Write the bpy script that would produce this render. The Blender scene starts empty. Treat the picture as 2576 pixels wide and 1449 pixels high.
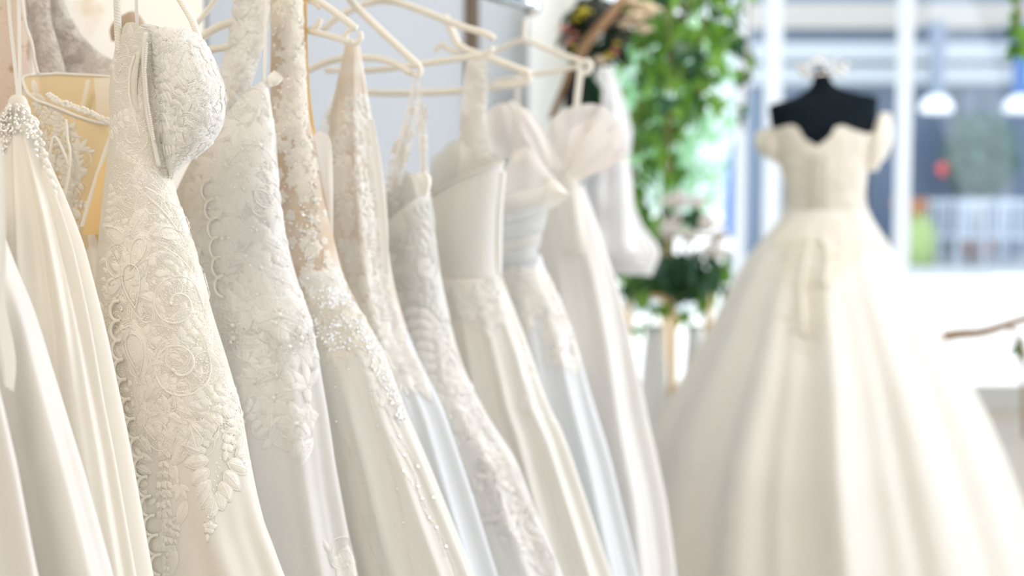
import bpy, math, random
import numpy as np
from mathutils import Vector, Matrix
from mathutils.bvhtree import BVHTree

# ------------------------------------------------------------------ camera, world, lights
W, H, FPX = 2576, 1449, 2576 * 50 / 36
PITCH = math.radians(4.5)
CAMZ = 1.35
sc = bpy.context.scene
COL = sc.collection
cd = bpy.data.cameras.new('camera')
cam = bpy.data.objects.new('camera', cd)
COL.objects.link(cam)
cam.location = (0, 0, CAMZ)
cam.rotation_euler = (math.pi / 2 - PITCH, 0, 0)
cd.lens = 50
cd.sensor_width = 36
cd.clip_start = .05
cd.clip_end = 200
cd.dof.use_dof = True
cd.dof.focus_distance = 1.64
cd.dof.aperture_fstop = 2.5
cd.dof.aperture_blades = 0
sc.camera = cam

world = bpy.data.worlds.new('sky')
sc.world = world
world.use_nodes = True
wn = world.node_tree.nodes
wl = world.node_tree.links
bg = wn['Background']
bg.inputs['Color'].default_value = (.80, .89, 1.0, 1)
bg.inputs['Strength'].default_value = 1.65

def light(name, kind, loc, target, energy, color, size=1.0, spot=None):
    d = bpy.data.lights.new(name, kind)
    d.energy = energy
    d.color = color
    if kind == 'AREA':
        d.shape = 'DISK'
        d.size = size
    elif kind == 'SUN':
        d.angle = size
    else:
        d.shadow_soft_size = size
    o = bpy.data.objects.new(name, d)
    o.location = loc
    o.rotation_euler = (Vector(target) - Vector(loc)).to_track_quat('-Z', 'Y').to_euler()
    COL.objects.link(o)
    return o

light('sun', 'SUN', (2, 12, 17), (0, 0, 0), 5.0, (1, .96, .9), math.radians(.8))
light('ceiling_or_fill_lamp', 'AREA', (-.6, .3, 2.85), (-.4, 1.9, 1.0), 12, (1, .88, .73), .5)
light('ceiling_or_fill_lamp', 'AREA', (-1.35, 1.45, 2.75), (-.75, 1.65, .9), 8, (1, .70, .36), .35)
light('ceiling_or_fill_lamp', 'AREA', (1.5, 2.2, 2.9), (1.2, 4.6, .8), 11, (1, .85, .66), .6)
light('ceiling_or_fill_lamp', 'AREA', (.9, 2.6, 2.95), (.35, 4.0, 1.1), 5, (1, .95, .90), .5)  # fill light added to brighten the veil and the last dresses
light('ceiling_or_fill_lamp', 'AREA', (.95, 4.3, 2.95), (.65, 5.5, 1.0), 9, (1, .93, .86), .4)  # fill light added for the roses on the stand
light('added_side_fill', 'AREA', (4.4, 2.6, 2.0), (-.2, 2.2, 1.0), 98, (.84, .90, 1), 2.6)  # added area light for cool light from the right; no window stands there

vs = sc.view_settings
vs.view_transform = 'Standard'
vs.look = 'None'
vs.gamma = 1
vs.use_curve_mapping = False
vs.exposure = 0.04
sc.cycles.use_denoising = True
sc.cycles.diffuse_bounces = 5
sc.cycles.transparent_max_bounces = 12

# ------------------------------------------------------------------ materials
def mat(name, color, rough=.6, metal=0, sheen=0, transl=0, alpha=1, bump=None, emit=0, spec=.5, var=None):
    m = bpy.data.materials.new(name)
    m.use_nodes = True
    nt = m.node_tree
    n = nt.nodes
    L = nt.links
    b = n['Principled BSDF']
    out = n['Material Output']
    c4 = (*color, 1)
    b.inputs['Base Color'].default_value = c4
    b.inputs['Roughness'].default_value = rough
    b.inputs['Metallic'].default_value = metal
    b.inputs['Specular IOR Level'].default_value = spec
    if sheen:
        b.inputs['Sheen Weight'].default_value = sheen
        b.inputs['Sheen Roughness'].default_value = .5
    if emit:
        b.inputs['Emission Color'].default_value = c4
        b.inputs['Emission Strength'].default_value = emit
    tc = n.new('ShaderNodeTexCoord')
    csock = None
    if var:                                           # (second colour, scale, sharpness)
        c2, scl, lo, hi = var
        nz = n.new('ShaderNodeTexNoise')
        nz.inputs['Scale'].default_value = scl
        nz.inputs['Detail'].default_value = 3
        L.new(tc.outputs['Object'], nz.inputs['Vector'])
        rp = n.new('ShaderNodeValToRGB')
        rp.color_ramp.elements[0].position = lo
        rp.color_ramp.elements[0].color = c4
        rp.color_ramp.elements[1].position = hi
        rp.color_ramp.elements[1].color = (*c2, 1)
        L.new(nz.outputs['Fac'], rp.inputs['Fac'])
        csock = rp.outputs['Color']
        L.new(csock, b.inputs['Base Color'])
    if bump:                                          # list of (scale, strength, kind)
        prev = None
        for scl, dist, kind in bump:
            if kind == 'voronoi':
                t = n.new('ShaderNodeTexVoronoi')
                t.inputs['Scale'].default_value = scl
                o = t.outputs['Distance']
            else:
                t = n.new('ShaderNodeTexNoise')
                t.inputs['Scale'].default_value = scl
                t.inputs['Detail'].default_value = 2
                o = t.outputs['Fac']
            L.new(tc.outputs['Object'], t.inputs['Vector'])
            bp = n.new('ShaderNodeBump')
            bp.inputs['Strength'].default_value = 1
            bp.inputs['Distance'].default_value = dist
            L.new(o, bp.inputs['Height'])
            if prev:
                L.new(prev.outputs['Normal'], bp.inputs['Normal'])
            prev = bp
        L.new(prev.outputs['Normal'], b.inputs['Normal'])
    sh = b.outputs['BSDF']
    if transl:
        t = n.new('ShaderNodeBsdfTranslucent')
        t.inputs['Color'].default_value = c4
        if csock:
            L.new(csock, t.inputs['Color'])
        mx = n.new('ShaderNodeMixShader')
        mx.inputs[0].default_value = transl
        L.new(sh, mx.inputs[1])
        L.new(t.outputs[0], mx.inputs[2])
        sh = mx.outputs[0]
    if alpha < 1:
        t = n.new('ShaderNodeBsdfTransparent')
        mx = n.new('ShaderNodeMixShader')
        mx.inputs[0].default_value = alpha
        L.new(t.outputs[0], mx.inputs[1])
        L.new(sh, mx.inputs[2])
        sh = mx.outputs[0]
    L.new(sh, out.inputs['Surface'])
    return m

def glass_mat(name, tint=(1, 1, 1)):
    m = bpy.data.materials.new(name)
    m.use_nodes = True
    n = m.node_tree.nodes
    L = m.node_tree.links
    n.remove(n['Principled BSDF'])
    t = n.new('ShaderNodeBsdfTransparent')
    t.inputs['Color'].default_value = (*tint, 1)
    g = n.new('ShaderNodeBsdfGlossy')
    g.inputs['Roughness'].default_value = .02
    fr = n.new('ShaderNodeFresnel')
    fr.inputs['IOR'].default_value = 1.3
    mx = n.new('ShaderNodeMixShader')
    L.new(fr.outputs[0], mx.inputs[0])
    L.new(t.outputs[0], mx.inputs[1])
    L.new(g.outputs[0], mx.inputs[2])
    L.new(mx.outputs[0], n['Material Output'].inputs['Surface'])
    return m

WEAVE = [(900, .0002, 'noise')]
M = dict(
    crepe=mat('ivory_crepe', (.90, .86, .785), .65, sheen=.2, transl=.12, bump=WEAVE),
    satin=mat('ivory_satin', (.91, .86, .765), .42, sheen=.1, transl=.10),
    satin_cool=mat('pearl_satin', (.90, .86, .80), .45, transl=.12),
    lace_c=mat('ivory_lace_thread', (.93, .89, .81), .6, sheen=.2, bump=[(700, .0006, 'noise')]),
    lace_base=mat('ivory_lace_net', (.90, .85, .755), .7, transl=.15, bump=[(600, .0006, 'voronoi'), (110, .0004, 'noise')]),
    cup=mat('white_lace_net', (.88, .88, .85), .65, transl=.12, bump=[(550, .0006, 'voronoi'), (110, .0005, 'noise')]),
    lace_w=mat('white_lace_thread', (.92, .90, .86), .6, transl=.1, bump=[(500, .0006, 'noise')]),
    lace_d=mat('soft_white_lace_net', (.84, .82, .785), .7, transl=.15, bump=[(220, .0015, 'voronoi'), (60, .0018, 'noise')]),
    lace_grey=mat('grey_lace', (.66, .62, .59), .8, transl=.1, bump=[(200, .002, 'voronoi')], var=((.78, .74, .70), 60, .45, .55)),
    lace_rose=mat('dusty_rose_lace', (.74, .61, .51), .8, transl=.1, bump=[(160, .002, 'noise')], var=((.50, .36, .22), 45, .62, .70)),
    tulle=mat('ivory_tulle', (.87, .855, .83), .75, transl=.25),
    tulle_cool=mat('pale_blue_tulle', (.82, .845, .87), .75, transl=.25),
    tulle_warm=mat('champagne_tulle', (.87, .85, .80), .75, transl=.2),
    sheer=mat('sheer_tulle', (.90, .88, .84), .7, transl=.3, alpha=.55),
    organza=mat('blush_organza', (.89, .84, .80), .6, transl=.4, alpha=.82),
    ivory_mesh=mat('nude_mesh', (.76, .67, .56), .7, transl=.2, var=((.86, .82, .76), 14, .42, .6)),
    tan=mat('tan_illusion_net', (.73, .585, .44), .7, transl=.2, var=((.84, .77, .67), 25, .42, .66)),
    lace_cream=mat('cream_lace_thread', (.92, .87, .78), .6, transl=.1),
    veil=mat('veil_tulle', (.95, .95, .96), .7, transl=.4),
    amber=mat('bounce_amber_lining', (.86, .62, .30), .5, transl=.35),  # corset interior with warm bounced light in the colour; also an amber ribbon
    bounce_lining=mat('bounce_tinted_lining', (.88, .73, .46), .5, transl=.3),  # warm interreflected light put into the lining's base colour
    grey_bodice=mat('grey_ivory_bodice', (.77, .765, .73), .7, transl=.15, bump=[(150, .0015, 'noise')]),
    bead=mat('pearl_bead', (.93, .90, .83), .22, spec=.7),
    crystal=mat('silver_crystal', (.95, .93, .90), .03, metal=1),
    cord=mat('ivory_cord', (.91, .87, .78), .5),
    ribbon=mat('white_satin_ribbon', (.92, .90, .85), .4, transl=.15),
    hanger=mat('cream_plastic', (.86, .82, .73), .35),
    chrome=mat('chrome', (.85, .87, .9), .12, metal=1),
    bronze=mat('dark_bronze', (.24, .18, .13), .4, metal=.6),
    wall=mat('white_plaster', (.86, .86, .86), .85),
    paper=mat('cream_wallpaper', (.83, .76, .66), .85, var=((.72, .60, .44), 9, .64, .72)),
    paper2=mat('cream_plaster', (.86, .83, .78), .9),
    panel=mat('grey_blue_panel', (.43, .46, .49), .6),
    floor=mat('pale_oak', (.66, .58, .48), .45, var=((.56, .48, .38), 6, .4, .7)),
    ceil=mat('ceiling_white', (.88, .88, .87), .9),
    frame=mat('lit_through_white_frame', (.93, .95, .97), .35, transl=.6),  # translucency added so the window posts look blown-out by outside sun
    sill=mat('greige_sill', (.62, .61, .58), .6),
    glass=glass_mat('window_glass', (.97, .99, 1)),
    black=mat('black_jersey', (.004, .009, .014), .8, spec=.12),
    gown=mat('gown_tulle', (.89, .86, .80), .8, transl=.28),
    gown_b=mat('gown_lace', (.87, .83, .74), .75, transl=.15, bump=[(70, .004, 'noise')]),
    gown_lace=mat('gown_applique', (.86, .82, .71), .7, transl=.2),
    leaf=mat('ivy_leaf', (.09, .22, .035), .45, transl=.45),
    leaf2=mat('bright_leaf', (.20, .42, .06), .45, transl=.5),
    teal=mat('teal_leaf', (.14, .27, .22), .5, transl=.3),
    mint=mat('mint_leaf', (.36, .62, .36), .5, transl=.5),
    leaf3=mat('deep_leaf', (.035, .11, .05), .4, transl=.25),
    darkleaf=mat('dried_dark_leaf', (.03, .035, .03), .6),
    stem=mat('brown_stem', (.30, .18, .09), .7),
    petal=mat('white_petal', (.93, .89, .86), .6, transl=.6),
    petal_c=mat('cream_petal', (.82, .70, .52), .6, transl=.3),
    pink=mat('pink_bud', (.62, .26, .20), .6, transl=.2),
    yellow=mat('yellow_bud', (.62, .55, .06), .6, transl=.2),
    gold=mat('brushed_gold', (.80, .56, .28), .3, metal=.9),
    vase=mat('white_ceramic', (.88, .89, .90), .2),
    dark=mat('dark_glaze', (.07, .10, .15), .2),
    mintglass=mat('pale_mirror', (.75, .85, .85), .1, metal=.8),
    pave=mat('pale_paving', (.72, .71, .70), .8),
    facade=mat('facade_grey', (.23, .29, .38), .7),
    facade2=mat('facade_cream', (.60, .56, .50), .8),
    facade3=mat('facade_white', (.62, .65, .68), .7),
    shop=mat('shop_glazing', (.13, .18, .27), .25),
    lampw=mat('lamp_white', (.95, .97, 1.0), .5, emit=.7),
    chairw=mat('white_chair', (.62, .68, .76), .5),
    pot=mat('terracotta', (.55, .25, .12), .8),
    blue=mat('blue_canvas', (.10, .22, .52), .8),
    lime=mat('lime_fabric', (.48, .62, .25), .8),
    red=mat('red_lamp', (.85, .12, .12), .4, emit=.5),
)

# ------------------------------------------------------------------ helpers
RX = Vector((1, 0, 0))
FW = Vector((0, math.cos(PITCH), -math.sin(PITCH)))
UPV = Vector((0, math.sin(PITCH), math.cos(PITCH)))
CAMP = Vector((0, 0, CAMZ))

def ray(px, py):
    return RX * ((px - W / 2) / FPX) + UPV * (-(py - H / 2) / FPX) + FW

def at(px, py, Y):
    d = ray(px, py)
    return CAMP + d * (Y / d.y)

class Frame:
    def __init__(s, X, Y, ang):
        s.X, s.Y, s.ang = X, Y, ang
        s.inv = Matrix.Rotation(-ang, 3, 'Z')
        s.O = Vector((X, Y, 0))
        s.c = s.inv @ (CAMP - s.O)
    def loc(s, px, py, w=0.0):
        d = s.inv @ ray(px, py)
        t = (w - s.c.y) / d.y
        return s.c + d * t
    def dirv(s, px, py):
        return s.inv @ ray(px, py)

def thing(name, label, cat, loc=(0, 0, 0), rz=0.0, group=None):
    o = bpy.data.objects.new(name, None)
    COL.objects.link(o)
    o.location = loc
    o.rotation_euler = (0, 0, rz)
    o.empty_display_size = .1
    o['label'] = label
    o['category'] = cat
    if group:
        o['group'] = group
    return o

def mesh_obj(name, V, F, m, parent=None, smooth=True):
    me = bpy.data.meshes.new(name)
    me.from_pydata([tuple(v) for v in V], [], [tuple(f) for f in F])
    me.materials.append(m)
    if smooth:
        me.polygons.foreach_set('use_smooth', [True] * len(me.polygons))
    me.update()
    o = bpy.data.objects.new(name, me)
    COL.objects.link(o)
    if parent:
        o.parent = parent
    return o

def structure(o):
    o['kind'] = 'structure'
    return o

def stuff(o):
    o['kind'] = 'stuff'
    return o

class MB:
    def __init__(s):
        s.V, s.F = [], []
    def add(s, V, F):
        k = len(s.V)
        s.V.extend([tuple(v) for v in V])
        s.F.extend([tuple(i + k for i in f) for f in F])
        return s
    def box(s, c, d, rot=None):
        cx, cy, cz = c
        x, y, z = d[0] / 2, d[1] / 2, d[2] / 2
        V = [Vector((i, j, k)) for i in (-x, x) for j in (-y, y) for k in (-z, z)]
        if rot:
            V = [rot @ v for v in V]
        V = [(v.x + cx, v.y + cy, v.z + cz) for v in V]
        return s.add(V, [(0, 1, 3, 2), (4, 6, 7, 5), (0, 4, 5, 1), (2, 3, 7, 6), (0, 2, 6, 4), (1, 5, 7, 3)])
    def tube(s, pts, r, n=8, caps=True):
        P = [Vector(p) for p in pts]
        rr = r if hasattr(r, '__len__') else [r] * len(P)
        V, F = [], []
        up = None
        for i, p in enumerate(P):
            t = (P[min(i + 1, len(P) - 1)] - P[max(i - 1, 0)]).normalized()
            if up is None:
                up = Vector((0, 0, 1)) if abs(t.z) < .9 else Vector((1, 0, 0))
            a = t.cross(up)
            a.normalize()
            b = a.cross(t)
            up = b
            for k in range(n):
                an = 2 * math.pi * k / n
                V.append(p + a * (rr[i] * math.cos(an)) + b * (rr[i] * math.sin(an)))
        for i in range(len(P) - 1):
            for k in range(n):
                F.append((i * n + k, i * n + (k + 1) % n, (i + 1) * n + (k + 1) % n, (i + 1) * n + k))
        if caps:
            F.append(tuple(range(n))[::-1])
            F.append(tuple((len(P) - 1) * n + k for k in range(n)))
        return s.add(V, F)
    def lathe(s, prof, c=(0, 0, 0), n=24):
        V, F = [], []
        for r, z in prof:
            for k in range(n):
                a = 2 * math.pi * k / n
                V.append((c[0] + r * math.cos(a), c[1] + r * math.sin(a), c[2] + z))
        for i in range(len(prof) - 1):
            for k in range(n):
                F.append((i * n + k, i * n + (k + 1) % n, (i + 1) * n + (k + 1) % n, (i + 1) * n + k))
        return s.add(V, F)
    def ball(s, c, r, n=8, m=6, sq=(1, 1, 1)):
        V, F = [], []
        for i in range(m + 1):
            ph = math.pi * i / m
            for k in range(n):
                a = 2 * math.pi * k / n
                V.append((c[0] + sq[0] * r * math.sin(ph) * math.cos(a), c[1] + sq[1] * r * math.sin(ph) * math.sin(a), c[2] + sq[2] * r * math.cos(ph)))
        for i in range(m):
            for k in range(n):
                F.append((i * n + k, i * n + (k + 1) % n, (i + 1) * n + (k + 1) % n, (i + 1) * n + k))
        return s.add(V, F)
    def build(s, name, m, parent=None, smooth=True):
        return mesh_obj(name, s.V, s.F, m, parent, smooth)

def spline(pts, n=40):
    P = np.array(pts, float)
    if len(P) < 3:
        t = np.linspace(0, 1, n)[:, None]
        return P[0] * (1 - t) + P[-1] * t
    Q = np.vstack([2 * P[0] - P[1], P, 2 * P[-1] - P[-2]])
    seg = np.linalg.norm(np.diff(P, axis=0), axis=1)
    cum = np.concatenate([[0], np.cumsum(seg)])
    out = []
    for d in np.linspace(0, cum[-1], n):
        i = min(np.searchsorted(cum, d, side='right') - 1, len(P) - 2)
        t = (d - cum[i]) / max(seg[i], 1e-9)
        p0, p1, p2, p3 = Q[i], Q[i + 1], Q[i + 2], Q[i + 3]
        out.append(.5 * ((2 * p1) + (-p0 + p2) * t + (2 * p0 - 5 * p1 + 4 * p2 - p3) * t * t + (-p0 + 3 * p1 - 3 * p2 + p3) * t ** 3))
    return np.array(out)

def smooth1(a, k):
    if k <= 0:
        return a
    x = np.arange(-3 * k, 3 * k + 1)
    g = np.exp(-x * x / (2 * k * k))
    g /= g.sum()
    return np.convolve(np.pad(a, 3 * k, mode='edge'), g, 'valid')

class Body:
    """a hanging tube of cloth: left and right outlines, a depth, an optional neckline and folds"""
    def __init__(s, fr, left, right, depth, near=None, far=None, folds=(), wc=0.0, n=2.2, sm=6, ybot=None):
        s.fr, s.folds, s.n, s.wc = fr, folds, n, wc
        l = [fr.loc(*p, wc) for p in left]
        r = [fr.loc(*p, wc) for p in right]
        zs = [p.z for p in l] + [p.z for p in r]
        s.z1 = max(zs)
        s.z0 = max(.02, min(zs))
        s.zg = np.linspace(s.z0 - .02, s.z1 + .02, 500)
        def ip(pts):
            q = sorted((p.z, p.x) for p in pts)
            return smooth1(np.interp(s.zg, [a for a, _ in q], [b for _, b in q]), sm)
        s.L, s.R = ip(l), ip(r)
        dz = sorted((fr.loc(W / 2, y, wc).z if False else fr.loc(left[0][0], y, wc).z, b) for y, b in depth)
        s.B = smooth1(np.interp(s.zg, [a for a, _ in dz], [b for _, b in dz]), 10)
        def nk(pts):
            if pts is None:
                return None
            q = sorted((lambda p: (p.x, p.z))(fr.loc(*p, wc)) for p in pts)
            return [a for a, _ in q], [b for _, b in q]
        s.near, s.far = nk(near), nk(far)
    def pos(s, th, z):
        L, R, B = (np.interp(z, s.zg, k) for k in (s.L, s.R, s.B))
        ct, st = np.cos(th), np.sin(th)
        e = 2 / s.n
        c_, s_ = np.sign(ct) * np.abs(ct) ** e, np.sign(st) * np.abs(st) ** e
        u = (L + R) / 2 + (R - L) / 2 * c_
        w = s.wc + B * s_
        f = np.zeros_like(z)
        for k, amp, ph, tw, yt, yb in s.folds:       # fades in from pixel row yt to yb
            za, zb = s.fr.loc(W / 2, yt, s.wc).z, s.fr.loc(W / 2, yb, s.wc).z
            g = np.clip((za - z) / max(za - zb, 1e-4), 0, 1)
            x = k * th + ph + tw * (z - 1)
            f = f + amp * g * (np.cos(x) + .3 * np.cos(2 * x + .6))
        return u + f * ct * .7, w + f * st, z
    def top(s, th):
        z = np.full_like(th, s.z1)
        if s.near is None:
            return z
        for _ in range(4):
            u, _, _ = s.pos(th, z)
            zn = np.interp(u, *s.near)
            zf = np.interp(u, *(s.far or s.near))
            k = np.clip((np.sin(th) + .25) / .5, 0, 1)
            k = k * k * (3 - 2 * k)
            z = zn * (1 - k) + zf * k
        return z
    def grid(s, ya=None, yb=None, nth=160, nz=60, out=0.0, pw=1.15, wav=0.0):
        th = np.linspace(0, 2 * math.pi, nth, endpoint=False)
        zt = s.top(th) if ya is None else np.full(nth, s.fr.loc(W / 2, ya, s.wc).z)
        zb = s.z0 if yb is None else s.fr.loc(W / 2, yb, s.wc).z
        zb = zb + wav * (np.sin(9 * th) + .6 * np.sin(23 * th + 1) + .35 * np.sin(41 * th))
        zb = np.minimum(zb, zt - .002)
        t = np.linspace(0, 1, nz) ** pw
        Z = zt[None, :] * (1 - t[:, None]) + (zb[None, :] if hasattr(zb, '__len__') else zb) * t[:, None]
        T = np.repeat(th[None, :], nz, 0)
        u, w, z = s.pos(T, Z)
        if out:
            u = u + out * np.cos(T)
            w = w + out * np.sin(T)
        V = np.stack([u, w, z], -1).reshape(-1, 3)
        F = []
        for i in range(nz - 1):
            for k in range(nth):
                k2 = (k + 1) % nth
                F.append((i * nth + k, i * nth + k2, (i + 1) * nth + k2, (i + 1) * nth + k))
        return V, F
    def rim(s, out=.001, nth=160, a=math.pi, b=2 * math.pi, closed=False):
        th = np.linspace(a, b, nth)
        z = s.top(th)
        u, w, z = s.pos(th, z)
        return np.stack([u + out * np.cos(th), w + out * np.sin(th), z], -1)

def panel(fr, left, right, w0=0.0, bulge=.01, n=40, m=16, ruff=None, wl=0.0, fan=None):
    """a curved strip of cloth between two outlines in a garment's plane; ruff = (amplitude, waves, phase)"""
    a, b = spline(left, n), spline(right, n)
    V, F = [], []
    for i in range(n):
        t = i / (n - 1)
        for j in range(m):
            s = j / (m - 1)
            p = a[i] * (1 - s) + b[i] * s
            w = w0 + wl * t - bulge * (1 - (2 * s - 1) ** 2) * (.35 + .65 * math.sin(math.pi * min(1, max(0, t))))
            if ruff:
                w += ruff[0] * math.sin(ruff[1] * 2 * math.pi * s + ruff[2] + 1.5 * t) * (.3 + .7 * math.sin(math.pi * t))
            if fan:                                    # (amplitude, waves, phase): flutes along the outer edge
                w += fan[0] * math.sin(fan[1] * 2 * math.pi * t + fan[2]) * (1 - .8 * s)
            V.append(fr.loc(p[0], p[1], w))
    for i in range(n - 1):
        for j in range(m - 1):
            F.append((i * m + j, i * m + j + 1, (i + 1) * m + j + 1, (i + 1) * m + j))
    return V, F

def rope(path, r, turns, n=120):
    P = spline([tuple(p) for p in path], n)
    out = []
    for ph in (0, math.pi):
        q = []
        for i, p in enumerate(P):
            a = 2 * math.pi * turns * i / n + ph
            q.append((p[0] + r * math.cos(a), p[1] + r * math.sin(a), p[2]))
        out.append(q)
    return out

# ------------------------------------------------------------------ lace motifs, flat (x, y, height), about 1 unit long
class Motif:
    def __init__(s):
        s.V, s.F = [], []
    def cord(s, pts, r=.04, h=0.0, taper=False, closed=False):
        r = r * .36
        P = np.array(pts, float)
        n = len(P)
        T = np.gradient(P, axis=0)
        if closed:
            T = np.roll(P, -1, 0) - np.roll(P, 1, 0)
        N = np.stack([-T[:, 1], T[:, 0]], -1)
        N /= np.maximum(np.linalg.norm(N, axis=1), 1e-9)[:, None]
        k0 = len(s.V)
        for i in range(n):
            rr = r * (1 - .75 * i / n) if taper else r
            for a in (0, 50, 90, 130, 180):
                a = math.radians(a)
                s.V.append((P[i, 0] + N[i, 0] * rr * math.cos(a), P[i, 1] + N[i, 1] * rr * math.cos(a), h + rr * 1.3 * math.sin(a)))
        for i in range(n if closed else n - 1):
            for k in range(4):
                a, b = k0 + i * 5 + k, k0 + (i + 1) % n * 5 + k
                s.F.append((a, a + 1, b + 1, b))
        return s
    def plate(s, pts, h=.05, dome=.04):
        h, dome = h * .45, dome * .25
        P = np.array(pts, float)
        n = len(P)
        c = P.mean(0)
        k0 = len(s.V)
        for f, hh in ((1, 0.0), (.96, h), (.5, h + dome)):
            for p in P:
                q = c + (p - c) * f
                s.V.append((q[0], q[1], hh))
        s.V.append((c[0], c[1], h + dome * 1.2))
        for r in range(2):
            for i in range(n):
                j = (i + 1) % n
                s.F.append((k0 + r * n + i, k0 + r * n + j, k0 + (r + 1) * n + j, k0 + (r + 1) * n + i))
        for i in range(n):
            s.F.append((k0 + 2 * n + i, k0 + 2 * n + (i + 1) % n, k0 + 3 * n))
        return s
    def bead(s, x, y, r=.05, h=0.0):
        r = r * .5
        k = len(s.V)
        g = r * .7
        s.V += [(x + r, y, h + r), (x + g, y + g, h + r), (x, y + r, h + r), (x - g, y + g, h + r), (x - r, y, h + r), (x - g, y - g, h + r), (x, y - r, h + r), (x + g, y - g, h + r),
                (x + r * .6, y, h + r * 1.8), (x, y + r * .6, h + r * 1.8), (x - r * .6, y, h + r * 1.8), (x, y - r * .6, h + r * 1.8)]
        for i in range(8):
            s.F.append((k + i, k + (i + 1) % 8, k + 8 + ((i + 1) // 2) % 4, k + 8 + (i // 2) % 4) if (i % 2) else (k + i, k + i + 1, k + 8 + i // 2))
        s.F.append((k + 8, k + 9, k + 10, k + 11))
        return s
    def leafshape(s, x, y, ang, l, wd, curl=0.0, fill=True, vein=True, r=.028, n=11):
        ca, sa = math.cos(ang), math.sin(ang)
        def tr(a, b):
            a2 = a + curl * b * b
            return (x + a2 * ca + b * sa, y - a2 * sa + b * ca)
        t = np.linspace(0, 1, n)
        wv = wd / 2 * np.sin(np.pi * t ** .8) ** .9
        right = [tr(wv[i], l * t[i]) for i in range(n)]
        left = [tr(-wv[i], l * t[i]) for i in range(n - 2, 0, -1)]
        out = right + left
        if fill:
            s.plate(out, .03, .025)
        s.cord(out, r * 1.25, .0, closed=True)
        if fill and vein:
            for k in range(3, n - 2):
                for f in (-.45, .45):
                    q = tr(wv[k] * f, l * t[k])
                    s.bead(q[0], q[1], .04 * l, .03)
        if vein:
            s.cord([tr(0, l * k) for k in np.linspace(.05, .85, 6)], r * .7, .05)
        return s

def m_leaf():
    m = Motif().leafshape(0, -.5, 0, 1, .42, .15)
    for k in range(5):
        m.bead(.02, -.3 + .14 * k, .03, .05)
    return m
def m_spray():
    m = Motif()
    y = np.linspace(-.6, .55, 16)
    stem = np.stack([.12 * np.sin(y * 3), y], -1)
    m.cord(stem, .03)
    for i, k in enumerate((1, 4, 7, 10, 13)):
        for sd in (-1, 1):
            m.leafshape(stem[k, 0], stem[k, 1], sd * (.95 - .06 * i), .40 - .045 * i, .19, sd * .5, True, i < 3)
    m.leafshape(stem[-1, 0], stem[-1, 1], 0, .3, .15)
    return m
def m_scroll():
    m = Motif()
    a = np.linspace(0, 3.6 * math.pi / 1.25, 40)
    r = .5 - .045 * a
    P = np.stack([r * np.cos(a), r * np.sin(a)], -1)
    m.cord(P, .055, 0)
    m.cord(P * .86 + .01, .03, 0)
    Q = spline([P[0], P[0] + (.02, -.25), P[0] + (-.12, -.6)], 14)
    m.cord(Q, .05, 0, True)
    m.leafshape(P[0][0], P[0][1] - .1, .7, .42, .2, .3)
    m.leafshape(P[12][0], P[12][1], -.9, .36, .17, -.3)
    m.bead(P[-1][0], P[-1][1], .06)
    return m
def m_flower():
    m = Motif()
    for k in range(5):
        m.leafshape(0, 0, 2 * math.pi * k / 5, .5, .40, 0, True, True, .03, 9)
    m.bead(0, 0, .09, .06)
    for k in range(5):
        a = 2 * math.pi * (k + .5) / 5
        m.bead(.14 * math.sin(a), .14 * math.cos(a), .04, .05)
    return m
def m_paisley():
    m = Motif()
    t = np.linspace(0, 2 * math.pi, 26, endpoint=False)
    def pz(f):
        x = .3 * f * np.sin(t) * np.sin(t / 2) ** 1.1
        y = -.5 * f * np.cos(t)
        return np.stack([x + .16 * y * y * f, y], -1)
    m.plate(pz(1), .03, .03)
    m.cord(pz(1), .04, 0, closed=True)
    m.cord(pz(.66), .025, .04, closed=True)
    for k in range(6):
        m.bead(.02, .18 - .1 * k, .035, .06)
    for k in range(6):
        a = k / 5 * 2.6 - 1.3
        m.leafshape(.34 * math.sin(a) + .05, .34 * math.cos(a) - .1 + .1, a, .22, .13, 0, True, False, .022, 7)
    return m
def m_pendant():
    m = Motif()
    for sd in (-1, 1):                                 # horseshoe stem
        m.cord(spline([(sd * .03, .62), (sd * .07, .40), (sd * .10, .2), (sd * .26, .07), (sd * .36, .16)], 18), .022)
    m.cord([(-.03, .62), (-.02, .65), (0, .665), (.02, .65), (.03, .62)], .022)
    for i, (y, l, a) in enumerate(((.16, .36, 1.25), (.05, .38, 1.7), (-.08, .34, 2.2), (-.22, .30, 2.5), (-.36, .26, 2.7))):
        for sd in (-1, 1):
            m.leafshape(sd * (.20 - .035 * i) * (.8 if i else 1.2), y + .03, sd * a, l, .2, sd * .35)
    for sd in (-1, 1):
        m.leafshape(sd * .30, .22, sd * .35, .34, .2, sd * .3)
        m.leafshape(sd * .26, .40, sd * .75, .24, .14, sd * .3)
    m.leafshape(0, -.40, math.pi, .3, .16)
    y = .12
    for k in range(15):
        m.bead(.018 * (-1) ** k, .13 - .062 * k, .03 - .0006 * k, .06)
    for k in range(5):
        a = 2 * math.pi * k / 5
        m.leafshape(0, -.82, a, .10, .08, 0, True, False, .012, 7)
    m.leafshape(.01, -.90, math.pi, .14, .07, 0, True, False, .012, 7)
    for sd in (-1, 1):
        m.cord([(sd * .02, -.6), (sd * .06, -.66), (sd * .07, -.72)], .012)
        m.bead(sd * .07, -.74, .022)
    return m
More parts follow.
